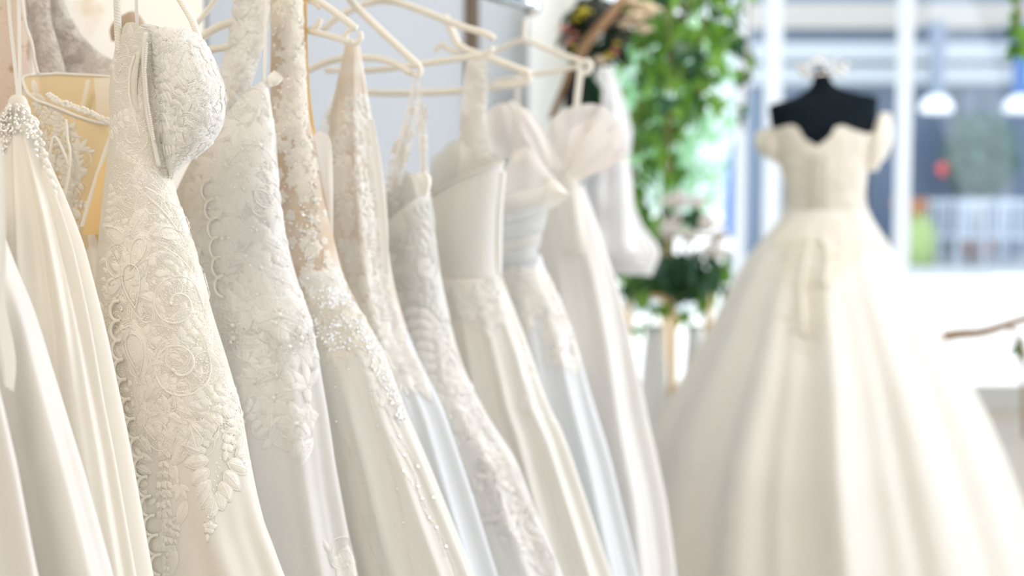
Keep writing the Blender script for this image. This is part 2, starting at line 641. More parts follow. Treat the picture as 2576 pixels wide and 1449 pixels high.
def m_trail():
    m = Motif()
    y = np.linspace(.9, -.9, 30)
    stem = np.stack([.06 * np.sin(y * 3.2), y], -1)
    m.cord(stem, .022)
    for i, k in enumerate(range(2, 28, 3)):
        for sd in (-1, 1):
            l = .19 - .004 * i
            m.leafshape(stem[k, 0], stem[k, 1], sd * (2.3 + .1 * (i % 2)), l, .085 + .015 * (i % 3), sd * .4, True, i % 2 == 0, .018, 9)
        m.bead(stem[k, 0], stem[k, 1], .028, .03)
    m.leafshape(stem[-1, 0], stem[-1, 1], math.pi, .26, .11)
    return m
def m_band():
    m = Motif()
    y = np.linspace(-.5, .5, 24)
    x = .10 * np.cos(y * 3.0)
    for o in (-.085, .085):
        m.cord(np.stack([x + o * (1 - (y + .1) ** 2 * 1.5), y], -1), .045)
    m.cord(np.stack([x + .13, y], -1), .03)
    for r_ in range(4):
        for k in range(26):
            yy = -.46 + .92 * k / 25
            m.bead(.10 * math.cos(yy * 3) + (-.05 + .034 * r_) * (1 - yy * yy * 1.5), yy, .022)
    return m
def m_sprig():
    m = Motif()
    for a, l in ((-.9, .5), (-.3, .62), (.35, .6), (1.0, .45), (2.6, .35)):
        m.leafshape(0, -.1, a, l, .19, .2 * a, True, False, .03, 8)
    m.bead(0, -.1, .07, .05)
    return m
KINDS = {}
for k, f in dict(leaf=m_leaf, spray=m_spray, scroll=m_scroll, flower=m_flower, paisley=m_paisley, pendant=m_pendant, band=m_band, trail=m_trail, sprig=m_sprig).items():
    q = f()
    KINDS[k] = (np.array(q.V), q.F)

class Surf:
    """the outer face of one garment part, for sewing lace, loops and beads onto it"""
    def __init__(s, fr, V, F):
        s.fr = fr
        s.V = np.array([tuple(v) for v in V])
        s.F = F
        s.bvh = BVHTree.FromPolygons([Vector(v) for v in s.V], F)
    def hit(s, px, py):
        d = s.fr.dirv(px, py).normalized()
        p, n, i, dist = s.bvh.ray_cast(s.fr.c, d)
        if p is None:
            return None
        if n.dot(d) > 0:
            n = -n
        return p, n
    def frame(s, px, py, rot):
        h = s.hit(px, py)
        if h is None:
            return None
        p, n = h
        x = Vector((1, 0, 0))
        x = (x - n * x.dot(n)).normalized()
        y = n.cross(x)
        if y.z < 0:
            y = -y
        a = math.radians(rot)
        return p, n, x * math.cos(a) + y * math.sin(a), y * math.cos(a) - x * math.sin(a)
    def sew(s, kind, px, py, size, rot=0, name='lace_motif', m=None, parent=None, flip=1, hs=1.0):
        fr = s.frame(px, py, rot)
        if fr is None:
            return None
        p, n, x, y = fr
        V, F = KINDS[kind]
        out = []
        for v in V:
            q = p + x * (v[0] * size * flip) + y * (v[1] * size)
            lo, nn, i, dist = s.bvh.find_nearest(q)
            if nn.dot(n) < 0:
                nn = -nn
            out.append(lo + nn * (v[2] * size * hs + .0004))
        return mesh_obj(name, out, F, m, parent)
    def scatter(s, pts, r0, r1, rng, oct=False):
        mb_V, mb_F = [], []
        ico = [(0, 0, 1), (.89, 0, .45), (.28, .85, .45), (-.72, .53, .45), (-.72, -.53, .45), (.28, -.85, .45), (.72, .53, -.45), (-.28, .85, -.45), (-.89, 0, -.45), (-.28, -.85, -.45), (.72, -.53, -.45), (0, 0, -1)]
        icf = [(0, 1, 2), (0, 2, 3), (0, 3, 4), (0, 4, 5), (0, 5, 1), (1, 6, 2), (2, 7, 3), (3, 8, 4), (4, 9, 5), (5, 10, 1), (6, 7, 2), (7, 8, 3), (8, 9, 4), (9, 10, 5), (10, 6, 1), (11, 7, 6), (11, 8, 7), (11, 9, 8), (11, 10, 9), (11, 6, 10)]
        for px, py in pts:
            h = s.hit(px, py)
            if h is None:
                continue
            p, n = h
            r = rng.uniform(r0, r1)
            p = p + n * r * .6
            k = len(mb_V)
            for v in ico:
                mb_V.append((p.x + v[0] * r, p.y + v[1] * r, p.z + v[2] * r))
            mb_F += [(a + k, b + k, c + k) for a, b, c in icf]
        return mb_V, mb_F

def inpoly(poly, x, y):
    c = False
    j = len(poly) - 1
    for i in range(len(poly)):
        xi, yi = poly[i]
        xj, yj = poly[j]
        if (yi > y) != (yj > y) and x < (xj - xi) * (y - yi) / (yj - yi) + xi:
            c = not c
        j = i
    return c

def rand_in(poly, n, rng, mind=0):
    xs = [p[0] for p in poly]
    ys = [p[1] for p in poly]
    out = []
    tries = 0
    while len(out) < n and tries < n * 60:
        tries += 1
        x, y = rng.uniform(min(xs), max(xs)), rng.uniform(min(ys), max(ys))
        if inpoly(poly, x, y) and (mind == 0 or all((x - a) ** 2 + (y - b) ** 2 > mind * mind for a, b in out)):
            out.append((x, y))
    return out

def sew_many(surf, poly, n, mind, kinds, size, m, parent, rng, name='lace_motif', hs=1.0, rots=(-180, 180)):
    for x, y in rand_in(poly, n, rng, mind):
        surf.sew(rng.choice(kinds), x, y, rng.uniform(*size), rng.uniform(*rots), name, m, parent, rng.choice((-1, 1)), hs)

def beads(surf, pts, r0, r1, name, m, parent, rng):
    V, F = surf.scatter(pts, r0, r1, rng)
    if V:
        return stuff(mesh_obj(name, V, F, m, parent, 'crystal' not in name))

ANG = math.radians(-20)
def rail_frame(Y):
    return Frame(.026 - .364 * (2.95 - Y), Y, ANG)
def garment(name, label, Y, cat='dress', group='wedding dresses hanging on the rail'):
    fr = rail_frame(Y)
    return fr, thing(name, label, cat, (fr.X, fr.Y, 0), ANG, group)

# ------------------------------------------------------------------ the room
UV = Vector((math.cos(ANG), math.sin(ANG), 0))
WV = Vector((-math.sin(ANG), math.cos(ANG), 0))
RAIL0 = Vector((.026, 2.95, 0))
def wall_pt(t, off):
    return RAIL0 + WV * t + UV * off
def slab(name, t0, t1, off0, off1, z0, z1, m):
    c = [wall_pt(t0, off0), wall_pt(t1, off0), wall_pt(t1, off1), wall_pt(t0, off1)]
    V = [(p.x, p.y, z) for z in (z0, z1) for p in c]
    F = [(3, 2, 1, 0), (4, 5, 6, 7), (0, 1, 5, 4), (1, 2, 6, 5), (2, 3, 7, 6), (3, 0, 4, 7)]
    return mesh_obj(name, V, F, m, None, False)
structure(slab('wall_left', -5.0, 2.55, -.72, -.57, 0, 3.2, M['wall']))
structure(MB().box((1.5, -2.7, 1.6), (9, .15, 3.2)).build('wall_back', M['paper2'], None, False))
structure(slab('trim_1', -4.6, -.32, -.57, -.562, .1, 3.1, M['paper']))
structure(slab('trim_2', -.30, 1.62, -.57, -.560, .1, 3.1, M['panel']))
fl = MB().box((1.5, 2.1, -.05), (9, 12.2, .1)).build('floor', M['floor'], None, False)
structure(fl)
structure(MB().box((1.5, 2.1, 3.25), (9, 12.2, .1)).build('ceiling', M['ceil'], None, False))
pv = MB().box((8, 31, -.11), (90, 45.6, .1)).build('ground', M['pave'], None, False)
structure(pv)

# shop window: mullions, bottom and top rails, panes
WY = 8.2
win = thing('window_1', 'x', 'x')
del win['label'], win['category']
win['kind'] = 'structure'
win.location = (0, WY, 0)
def wx(px, y=442):
    return (px - W / 2) / FPX * WY
edges = [-3.0, -1.4, .35, wx(1860) , wx(1940), wx(2268), 3.55, 4.6, 6.0]
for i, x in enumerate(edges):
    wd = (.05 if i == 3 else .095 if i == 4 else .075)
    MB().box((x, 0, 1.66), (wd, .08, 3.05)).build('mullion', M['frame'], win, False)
MB().box((1.5, 0, .07), (9, .10, .14)).build('bottom_rail', M['sill'], win, False)
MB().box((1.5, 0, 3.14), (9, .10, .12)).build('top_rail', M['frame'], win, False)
for a, b in zip(edges[:-1], edges[1:]):
    MB().box(((a + b) / 2, 0, 1.61), (b - a - .04, .012, 2.94)).build('pane', M['glass'], win, False)

# rack: chrome rail, bronze uprights on the wall and arms
rk = thing('clothes_rail', 'chrome clothes rail on bronze wall uprights carrying the hanging dresses', 'rail', (RAIL0.x, RAIL0.y, 0), ANG)
RZ = 1.70
MB().tube([(0, -3.2, RZ), (0, .03, RZ)], .015, 16).build('rail', M['chrome'], rk)
MB().tube([(0, .025, RZ), (0, .05, RZ)], .019, 16).build('end_cap', M['chrome'], rk)
for t in (-2.6, -.9, 1.08):
    MB().box((-.545, t, 1.4), (.035, .035, 2.8)).build('upright', M['bronze'], rk, False)
for t in (-2.6, -.9):
    MB().box((-.27, t, RZ + .035), (.54, .02, .03)).build('arm', M['bronze'], rk, False)

def hanger(label, Y, parts, hook=None, w=0.0, r=.0052):
    fr = rail_frame(Y)
    t = thing('clothes_hanger', label, 'hanger', (fr.X, fr.Y, 0), ANG, 'cream hangers on the rail')
    for nm, pts, k in parts:
        P = spline([tuple(fr.loc(x, y, w)) for x, y in pts], 40)
        MB().tube(P, r * k, 10).build(nm, M['hanger'], t)
    if hook:
        p = fr.loc(*hook, w)
        q = [(p.x, w, p.z), (p.x * .3, w, max(p.z + .03, RZ - .06)), (.022, w, RZ - .01), (.016, w, RZ + .018), (0, w, RZ + .021), (-.018, w, RZ + .014), (-.022, w, RZ - .012)]
        MB().tube(spline(q, 30), .0022, 8).build('hook', M['chrome'], t)
    return t
# ------------------------------------------------------------------ the dresses, nearest first
R = random.Random(7)
def skirt_obj(b, name, m, par, **k):
    V, F = b.grid(**k)
    return mesh_obj(name, V, F, m, par), V, F

def cordpx(fr, pts, r, name, m, par, w=0.0, n=40, wl=0.0):
    P = [tuple(fr.loc(x, y, w + wl * i / max(1, len(pts) - 1))) for i, (x, y) in enumerate(pts)]
    return MB().tube(spline(P, n), r, 8).build(name, m, par)

def ribbonpx(fr, pts, wd, name, m, par, w=0.0, bulge=.001):
    """flat ribbon: centre line in pixels, wd = width in pixels"""
    l = [(x - wd / 2, y) for x, y in pts]
    r = [(x + wd / 2, y) for x, y in pts]
    V, F = panel(fr, l, r, w, bulge, 24, 5)
    return mesh_obj(name, V, F, m, par)

# --- A0, foremost: only its satin skirt shows at the left edge
fr, t = garment('wedding_dress', 'plain pearl satin skirt at the bottom left corner, foremost on the rail', 1.33)
b = Body(fr, [(-560, 380), (-620, 900), (-700, 1449), (-900, 2600)], [(-150, 380), (-90, 640), (-10, 1000), (75, 1449), (180, 1900), (420, 3000)], [(380, .02), (900, .035), (1449, .05), (3000, .09)], folds=[(9, .012, .4, .5, 500, 1300)])
skirt_obj(b, 'skirt', M['satin_cool'], t, nth=140, nz=40)
# --- A
fr, t = garment('wedding_dress', 'smooth pearl satin dress with a blurred pale tassel at the left edge', 1.42)
b = Body(fr, [(-330, 330), (-400, 700), (-480, 1449), (-700, 2600)], [(-40, 330), (-18, 520), (22, 650), (74, 780), (124, 960), (190, 1200), (258, 1449), (360, 1850), (560, 3000)], [(330, .018), (700, .032), (1449, .055), (3000, .10)], folds=[(8, .011, 2.6, .3, 600, 1300), (5, .006, 1.0, .2, 700, 1300)])
skirt_obj(b, 'skirt', M['satin_cool'], t, nth=160, nz=50)
V, F = panel(fr, [(-30, 330), (-30, 560), (-20, 800), (10, 968)], [(-2, 330), (10, 420), (16, 620), (14, 760), (40, 900), (34, 985)], -.06, .006, 40, 8, (.002, 1.5, 0))
mesh_obj('sash_end', V, F, M['ribbon'], t)

# --- B: satin halter dress gathered into a jewelled knot
fr, t = garment('wedding_dress', 'ivory satin halter dress gathered into a jewelled knot on two ribbons', 1.52)
b = Body(fr, [(28, 268), (8, 330), (-20, 420), (-60, 700), (-120, 1449), (-260, 2700)],
         [(62, 268), (84, 330), (112, 410), (141, 486), (176, 600), (206, 720), (235, 850), (258, 980), (290, 1140), (345, 1449), (420, 1850), (600, 2900)],
         [(268, .010), (330, .014), (500, .024), (900, .04), (1449, .05), (2900, .09)],
         folds=[(11, .0085, 1.2, .9, 290, 640), (6, .010, 2.4, .3, 420, 1100)])
o, V, F = skirt_obj(b, 'draped_satin', M['satin'], t, nth=260, nz=90)
sB = Surf(fr, V, F)
knot = MB()
for k in range(6):
    a = k * 1.05
    p = fr.loc(45 + 14 * math.cos(a), 284 + 20 * math.sin(a), -.006)
    knot.ball(p, .008, 10, 8, (1.1, .8, 1.5))
knot.build('knot', M['satin'], t)
poly = [(-5, 300), (20, 262), (60, 262), (92, 300), (96, 400), (60, 330), (30, 340), (8, 400), (-10, 520)]
V2, F2 = [], []
for x, y in rand_in(poly, 240, R):
    p = fr.loc(x, y, -.014 - R.random() * .004)
    MBk = MB().ball(p, R.uniform(.0009, .0022), 5, 4)
    V2 += [tuple(v) for v in MBk.V]
    F2 += [tuple(i + len(V2) - len(MBk.V) for i in f) for f in MBk.F]
stuff(mesh_obj('jewels', V2, F2, M['crystal'], t))
V, F = panel(fr, [(-30, 330), (-12, 300), (20, 262)], [(20, 420), (38, 330), (46, 268)], -.006, .008, 24, 12)
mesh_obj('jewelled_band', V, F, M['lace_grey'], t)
edge = MB()
for k in range(22):
    q = k / 21
    p = fr.loc(84 + 52 * q + 6 * math.sin(k * 2.1), 300 + 185 * q, -.004)
    edge.ball(p, .0035, 6, 5, (1.2, .7, 1))
stuff(edge.build('beaded_edge', M['bead'], t))
ribbonpx(fr, [(18, -60), (26, 60), (38, 170), (46, 258)], 9, 'strap', M['ribbon'], t, -.004)
ribbonpx(fr, [(46, -60), (48, 60), (50, 170), (51, 258)], 9, 'strap', M['ribbon'], t, -.006)

# --- corset dress whose lining colour carries warm interreflected light
fr, t = garment('wedding_dress', 'corset dress with bounce-tinted lining, lace front and satin skirt beside the halter dress', 1.80)
cb = Body(fr, [(74, 186), (86, 260), (105, 340), (140, 460), (175, 560), (205, 660), (225, 800), (225, 1000)],
          [(330, 186), (330, 300), (320, 420), (310, 520), (330, 640), (345, 800), (350, 1000)],
          [(186, .050), (330, .046), (520, .036), (1000, .035)],
          near=[(70, 188), (92, 206), (118, 238), (150, 258), (185, 268), (215, 280), (250, 296), (290, 312), (335, 318)],
          far=[(70, 188), (100, 181), (180, 184), (240, 190), (335, 188)])
o, V, F = skirt_obj(cb, 'bodice', M['bounce_lining'], t, yb=640, nth=140, nz=40)
sC = Surf(fr, V, F)
rimp = cb.rim(.001)
MB().tube(rimp, .0022, 6).build('neckline_piping', M['crepe'], t)
MB().tube(cb.rim(.0, a=0, b=math.pi), .0022, 6).build('neckline_piping', M['crepe'], t)
V, F = panel(fr, [(236, 196), (240, 240), (242, 292)], [(330, 196), (330, 240), (330, 306)], .036, 0, 12, 6)
mesh_obj('inner_panel', V, F, M['satin'], t)
for pts in ([(290, 312), (262, 390), (232, 480), (206, 570)], [(222, 200), (212, 250), (204, 276)]):
    w_ = -.046 if pts[0][1] > 250 else .030
    ribbonpx(fr, pts, 11, 'boning', M['crepe'], t, w_)
V, F = panel(fr, [(296, 400), (255, 420), (232, 500), (208, 590)], [(330, 400), (330, 470), (320, 520), (300, 590)], -.052, .006, 30, 10)
mesh_obj('bounce_amber_lining', V, F, M['amber'], t)  # orange interior: warm bounced light put into the cloth colour
poly = [(80, 210), (120, 262), (160, 275), (190, 330), (215, 410), (195, 480), (190, 600), (170, 560), (130, 440), (100, 320)]
sew_many(sC, poly, 46, 18, ['spray', 'leaf', 'scroll', 'sprig'], (.020, .034), M['lace_cream'], t, R)
beads(sC, rand_in(poly, 350, R), .0007, .0011, 'beads', M['bead'], t, R)
cordpx(fr, [(176, 420), (150, 360), (136, 345), (128, 372), (120, 430), (132, 500)], .0018, 'lacing_loop', M['cord'], t, -.058)
cordpx(fr, [(166, 300), (170, 350), (176, 380), (172, 440), (160, 500)], .0018, 'lacing_loop', M['cord'], t, -.058)
cordpx(fr, [(50, -40), (64, 60), (80, 110), (86, 150), (96, 188)], .0024, 'strap', M['crepe'], t, -.02, wl=.012)
frill = MB()
for k in range(110):
    q = k / 109
    x = 120 + 178 * q
    y = np.interp(x, [118, 150, 185, 215, 250, 290, 335], [238, 258, 268, 280, 296, 312, 318])
    p = fr.loc(x, y + R.uniform(-6, 5), -.048)
    frill.ball(p, R.uniform(.0018, .0038), 7, 5, (1.2, .6, .8))
stuff(frill.build('frilled_edge', M['lace_c'], t))
sk = Body(fr, [(150, 560), (190, 640), (200, 760), (190, 1000), (120, 1449), (0, 2700)], [(335, 560), (345, 700), (370, 900), (440, 1449), (560, 2700)],
          [(560, .030), (1000, .036), (1449, .05), (2700, .09)], folds=[(10, .010, 1.0, .8, 560, 900)], near=[(150, 590), (212, 578), (262, 580), (335, 600)], far=[(150, 575), (335, 575)])
skirt_obj(sk, 'skirt', M['satin'], t, nth=160, nz=50, out=.004)

# --- rose lace sleeve dress seen at the very left behind the ribbons
fr, t = garment('wedding_dress', 'dusty rose lace dress at the top left edge behind the jewelled knot', 1.86)
V, F = panel(fr, [(-70, -80), (-70, 100), (-64, 300), (-60, 700)], [(58, -80), (72, 100), (84, 260), (110, 420), (140, 700)], .01, .03, 40, 16, (.003, 2, .3))
mesh_obj('lace_bodice', V, F, M['lace_rose'], t)
b = Body(fr, [(-60, 690), (-60, 1000), (-60, 1449), (-60, 2500)], [(150, 690), (190, 1000), (230, 1449), (300, 2500)], [(690, .02), (1449, .04), (2500, .06)])
skirt_obj(b, 'skirt', M['tulle_warm'], t, nth=80, nz=24)

# --- C: the hero, beaded lace gown
frC, t = garment('wedding_dress', 'ivory gown with raised beaded lace and button loops, sharpest in the picture', 1.72)
C_right = [(378, 70), (386, 150), (396, 250), (404, 340), (416, 420), (431, 480), (456, 560), (480, 630), (497, 690), (512, 750), (536, 830), (560, 905), (583, 985), (602, 1060), (612, 1120), (624, 1180), (642, 1260), (664, 1340), (705, 1449), (790, 1640), (1000, 2600)]
C_left = [(318, 66), (300, 110), (288, 160), (282, 240), (290, 320), (284, 400), (274, 480), (264, 580), (256, 700), (244, 800), (252, 900), (262, 1000), (284, 1140), (308, 1280), (330, 1400), (330, 1560), (240, 2600)]
bC = Body(frC, C_left, C_right, [(66, .012), (200, .020), (480, .034), (700, .042), (1000, .048), (1449, .052), (2600, .09)],
          folds=[(7, .006, .5, .4, 1150, 1449)], near=[(316, 78), (335, 60), (352, 58), (380, 76)], far=[(316, 78), (348, 60), (380, 76)], sm=3)
o, V, F = skirt_obj(bC, 'gown_body', M['crepe'], t, nth=280, nz=170, pw=1.3)
sC = Surf(frC, V, F)
lace_poly = [(305, 90), (372, 80), (395, 250), (404, 340), (431, 480), (480, 630), (512, 750), (560, 905), (602, 1060), (606, 1130), (560, 1140), (500, 1110), (470, 1160), (430, 1230), (420, 1340), (400, 1330), (380, 1180), (352, 1120), (330, 1010), (300, 860), (280, 740), (280, 480), (296, 330), (286, 240)]
# net ground under the embroidery, down to a ragged edge
V2, F2 = [], []
for i in range(0, len(F)):
    f = F[i]
    c = sC.V[list(f)].mean(0)
    # the lace covers the face above a wavy line
    zl = frC.loc(W / 2, 1060).z + .02 * math.sin(c[0] * 70) + .012 * math.sin(c[0] * 190)
    if c[2] > zl and c[1] < .01:
        F2.append(f)
nrm = np.zeros_like(sC.V)
P = sC.V
for f in F:
    n_ = np.cross(P[f[1]] - P[f[0]], P[f[3]] - P[f[0]])
    for i in f:
        nrm[i] += n_
nrm /= np.maximum(np.linalg.norm(nrm, axis=1), 1e-12)[:, None]
cen = P.mean(0)
if (nrm[:, 1] * (P[:, 1])).sum() < 0:
    nrm = -nrm
mesh_obj('net_overlay', P + nrm * .0008, F2, M['lace_base'], t)
rC = random.Random(22)
KS = ['scroll', 'paisley', 'spray', 'leaf', 'sprig', 'trail']
upper = [(300, 90), (372, 80), (395, 250), (420, 430), (280, 480), (296, 330), (286, 240)]
sew_many(sC, upper, 16, 46, ['leaf', 'spray', 'scroll', 'sprig'], (.030, .048), M['lace_c'], t, rC)
mid = [(278, 490), (435, 470), (482, 630), (512, 750), (560, 905), (604, 1070), (560, 1120), (500, 1080), (420, 1130), (350, 1090), (320, 960), (290, 760)]
sew_many(sC, mid, 46, 54, ['scroll', 'paisley', 'spray', 'leaf', 'scroll'], (.038, .056), M['lace_c'], t, rC)
sew_many(sC, mid, 46, 46, ['leaf', 'sprig', 'leaf', 'flower', 'spray'], (.020, .034), M['lace_c'], t, rC, 'lace_motif', .6)
# bold motifs where the photo shows them
for kind, x, y, s_, r_, fl_ in (('paisley', 335, 720, .080, 10, 1), ('paisley', 345, 640, .060, -20, -1), ('scroll', 445, 765, .075, 20, 1), ('scroll', 360, 790, .045, 150, 1),
                                ('band', 436, 640, .075, 66, 1), ('band', 418, 545, .085, 56, 1), ('paisley', 435, 590, .05, 100, 1), ('band', 405, 480, .06, 50, 1), ('scroll', 450, 920, .085, 200, -1), ('paisley', 345, 890, .075, 15, -1),
                                ('spray', 480, 1015, .060, -50, 1), ('leaf', 440, 1095, .045, 140, 1), ('leaf', 470, 1120, .045, 165, 1), ('leaf', 395, 1085, .04, 190, 1),
                                ('trail', 408, 1190, .066, 2, 1), ('trail', 422, 1285, .060, -6, -1), ('trail', 432, 1375, .046, -8, 1), ('leaf', 402, 1370, .034, 172, 1), ('leaf', 438, 1412, .034, 186, 1), ('leaf', 455, 1290, .034, 150, -1), ('leaf', 428, 1130, .04, 150, 1),
                                ('spray', 330, 1130, .07, 160, 1), ('paisley', 348, 1290, .06, 20, -1), ('spray', 340, 1210, .06, 190, 1), ('leaf', 352, 1370, .045, 170, 1), ('sprig', 345, 1340, .05, 190, 1),
                                ('pendant', 546, 1176, .086, -4, 1), ('spray', 556, 1030, .050, 170, 1), ('spray', 590, 1085, .045, 185, 1), ('leaf', 606, 1120, .032, 175, 1), ('scroll', 585, 1010, .04, 30, 1), ('sprig', 590, 1000, .04, 190, -1), ('leaf', 440, 1190, .03, 200, 1), ('leaf', 452, 1150, .035, 150, 1), ('sprig', 452, 1226, .035, 190, 1)):
    sC.sew(kind, x, y, s_, r_, 'lace_motif', M['lace_c'], t, fl_, .95)
pts = rand_in([(300, 80), (376, 80), (404, 340), (431, 480), (480, 630), (512, 750), (560, 905), (603, 1070), (500, 1090), (420, 1120), (340, 1060), (290, 760), (278, 500), (296, 330), (284, 240)], 5600, rC)
pts += rand_in([(258, 700), (290, 760), (330, 1060), (380, 1380), (340, 1390), (270, 1000)], 900, rC)
right = np.array(C_right[:16], float)
for k in range(900):
    q = rC.random() * (len(right) - 1)
    i = int(q)
    p = right[i] * (1 - (q - i)) + right[i + 1] * (q - i)
    pts.append((p[0] - abs(rC.gauss(0, 14)) - 1, p[1]))
beads(sC, pts, .0005, .0013, 'beads', M['bead'], t, rC)
# button loops down the opening
for k in range(14):
    y = 782 + 49 * k
    x = np.interp(y, [780, 860, 960, 1050, 1150, 1280, 1420], [296, 298, 310, 330, 352, 374, 396])
    h = sC.hit(x, y)
    if h is None:
        continue
    p, n = h
    side = Vector((1, 0, 0))
    side = (side - n * side.dot(n)).normalized()
    up = n.cross(side)
    if up.z < 0:
        up = -up
    q = []
    for a in np.linspace(-100, 100, 15):
        a = math.radians(a)
        q.append(p - side * (.0105 * math.cos(a)) + up * (.0120 * math.sin(a)) + side * .003 + n * (.003 + .002 * math.cos(a)))
    MB().tube(q, .0021, 8).build('button_loop', M['cord'], t)
# placket beside the deep neckline, with its row of beads
V, F = panel(frC, [(334, 150), (322, 200), (326, 262), (345, 320)], [(356, 110), (347, 180), (346, 250), (360, 315)], -.021, .003, 30, 8)
mesh_obj('placket', V, F, M['lace_base'], t)
cordpx(frC, [(338, 140), (326, 190), (327, 250), (345, 318), (352, 345)], .0016, 'piping', M['cord'], t, -.0235)
cordpx(frC, [(366, 80), (362, 150), (366, 230), (374, 300), (386, 350), (400, 420)], .0030, 'piping', M['ribbon'], t, -.020)
pl = MB()
for k in range(44):
    q = k / 43
    x = np.interp(q, [0, .3, .6, 1], [370, 366, 372, 388])
    pl.ball(frC.loc(x, 110 + 240 * q, -.0245), .0017, 6, 5)
stuff(pl.build('placket_beads', M['bead'], t))
# the other cup, behind
V, F = panel(frC, [(346, 64), (364, 110), (374, 200), (386, 290), (398, 360), (424, 446)], [(470, 74), (506, 92), (545, 165), (568, 240), (560, 318), (520, 376), (470, 412), (432, 448)], .012, .050, 60, 40)
mesh_obj('cup', V, F, M['cup'], t)
sCup = Surf(frC, V, F)
cup_poly = [(370, 80), (495, 90), (545, 175), (562, 245), (550, 318), (505, 375), (440, 430), (412, 370), (395, 250)]
sew_many(sCup, cup_poly, 26, 32, ['spray', 'scroll', 'leaf', 'sprig'], (.034, .055), M['lace_w'], t, rC)
for kind, x, y, s_, r_ in (('pendant', 485, 235, .075, 180), ('spray', 400, 130, .05, 20), ('sprig', 425, 90, .05, 0), ('scroll', 470, 330, .05, 20), ('scroll', 515, 300, .045, -60)):
    sCup.sew(kind, x, y, s_, r_, 'lace_motif', M['lace_w'], t)
beads(sCup, rand_in(cup_poly, 900, rC), .0007, .0012, 'beads', M['bead'], t, rC)
V, F = panel(frC, [(352, 62), (372, 60), (395, 66), (410, 78)], [(356, 96), (380, 92), (402, 96), (416, 100)], .01, .004, 20, 8, (.002, 2, 0))
mesh_obj('frilled_edge', V, F, M['lace_w'], t)
for pts in ([(292, -60), (295, 20), (297, 80), (299, 128)], [(430, -40), (462, 14), (484, 52), (500, 96)]):
    P = [frC.loc(x, y, -.012 if pts[0][0] < 400 else .024) for x, y in pts]
    mb = MB()
    for q in rope(P, .0022, 13):
        mb.tube(q, .0026, 7)
    mb.build('rope_strap', M['cord'], t)
ribbonpx(frC, [(341, -60), (343, 10), (345, 62)], 9, 'hanging_loop', M['ribbon'], t, .0)

# --- D: lace dress with tulle skirt, second behind
frD, t = garment('wedding_dress', 'soft white lace dress with scroll appliques falling over a tulle skirt', 1.90)
bD = Body(frD, [(560, 205), (470, 430), (420, 560), (430, 760), (480, 1000), (520, 1449), (500, 2500)],
          [(668, 205), (680, 260), (686, 340), (694, 460), (706, 560), (722, 640), (748, 730), (778, 800), (800, 900), (822, 1040), (842, 1200), (866, 1330), (892, 1449), (960, 1700), (1120, 2500)],
          [(205, .012), (330, .028), (600, .042), (900, .05), (1449, .06), (2500, .09)],
          near=[(440, 520), (478, 470), (510, 400), (560, 330), (610, 262), (640, 225), (664, 206), (672, 208)], far=[(440, 480), (560, 300), (664, 208)], folds=[(9, .007, .2, .5, 700, 1300)])
o, V, F = skirt_obj(bD, 'bodice', M['lace_d'], t, yb=870, nth=260, nz=60, wav=.014)
sD = Surf(frD, V, F)
o, V, F = skirt_obj(bD, 'skirt', M['tulle'], t, ya=800, nth=220, nz=60, out=-.002)
sD2 = Surf(frD, V, F)
rD = random.Random(5)
poly = [(655, 220), (680, 300), (694, 460), (722, 640), (748, 730), (770, 800), (640, 850), (560, 700), (500, 620), (470, 520), (560, 360)]
sew_many(sD, poly, 60, 38, ['spray', 'scroll', 'flower', 'leaf', 'sprig'], (.040, .070), M['lace_w'], t, rD, 'lace_motif', .6)
beads(sD, rand_in(poly, 350, rD), .0008, .0014, 'beads', M['bead'], t, rD)
beads(sD, rand_in(poly, 26, rD), .0012, .002, 'crystals', M['crystal'], t, rD)
for kind, x, y, s_, r_ in [(rD.choice(('flower', 'sprig', 'spray', 'scroll', 'leaf')), rD.uniform(560, 770), rD.uniform(790, 900), rD.uniform(.05, .075), rD.uniform(-180, 180)) for _ in range(22)] + \
        [('flower', 640, 960, .05, 10), ('flower', 700, 945, .055, 40), ('sprig', 770, 965, .06, 30), ('spray', 610, 975, .06, 110), ('flower', 690, 1000, .06, 0), ('leaf', 665, 1030, .04, 200),
         ('scroll', 655, 1075, .05, 0), ('spray', 640, 1040, .05, 60), ('scroll', 715, 1085, .055, 190), ('flower', 745, 1065, .06, 20), ('flower', 770, 1050, .04, 0), ('leaf', 735, 1120, .04, 160), ('leaf', 765, 1135, .045, 150),
         ('sprig', 750, 1110, .045, 150), ('scroll', 860, 1400, .06, 0), ('flower', 872, 1420, .05, 0), ('sprig', 735, 880, .05, 0), ('spray', 700, 900, .06, 150), ('sprig', 580, 850, .05, 100)]:
    (sD2 if y > 800 else sD).sew(kind, x, y, s_, r_, 'lace_motif', M['lace_w'], t, rD.choice((-1, 1)), .8)
for k in range(6):                                     # loops of its back opening
    y = 480 + 48 * k
    x = np.interp(y, [480, 560, 640, 740], [530, 544, 552, 566])
    h = sD.hit(x, y)
    if h:
        p, n = h
        q = [p + Vector((-.012 * math.cos(a), 0, .014 * math.sin(a))) + n * .004 for a in np.linspace(-1.7, 1.7, 13)]
        MB().tube(q, .0018, 7).build('button_loop', M['cord'], t)
def lace_strap(fr, l, r, w0, bulge, m, par, rng, n, size, lm, name='lace_strap', kinds=('flower', 'sprig', 'leaf', 'scroll')):
    V, F = panel(fr, l, r, w0, bulge, 50, 18)
    mesh_obj(name, V, F, m, par)
    s = Surf(fr, V, F)
    sew_many(s, [tuple(p) for p in l] + [tuple(p) for p in r[::-1]], n, 16, list(kinds), size, lm, par, rng)
    return s
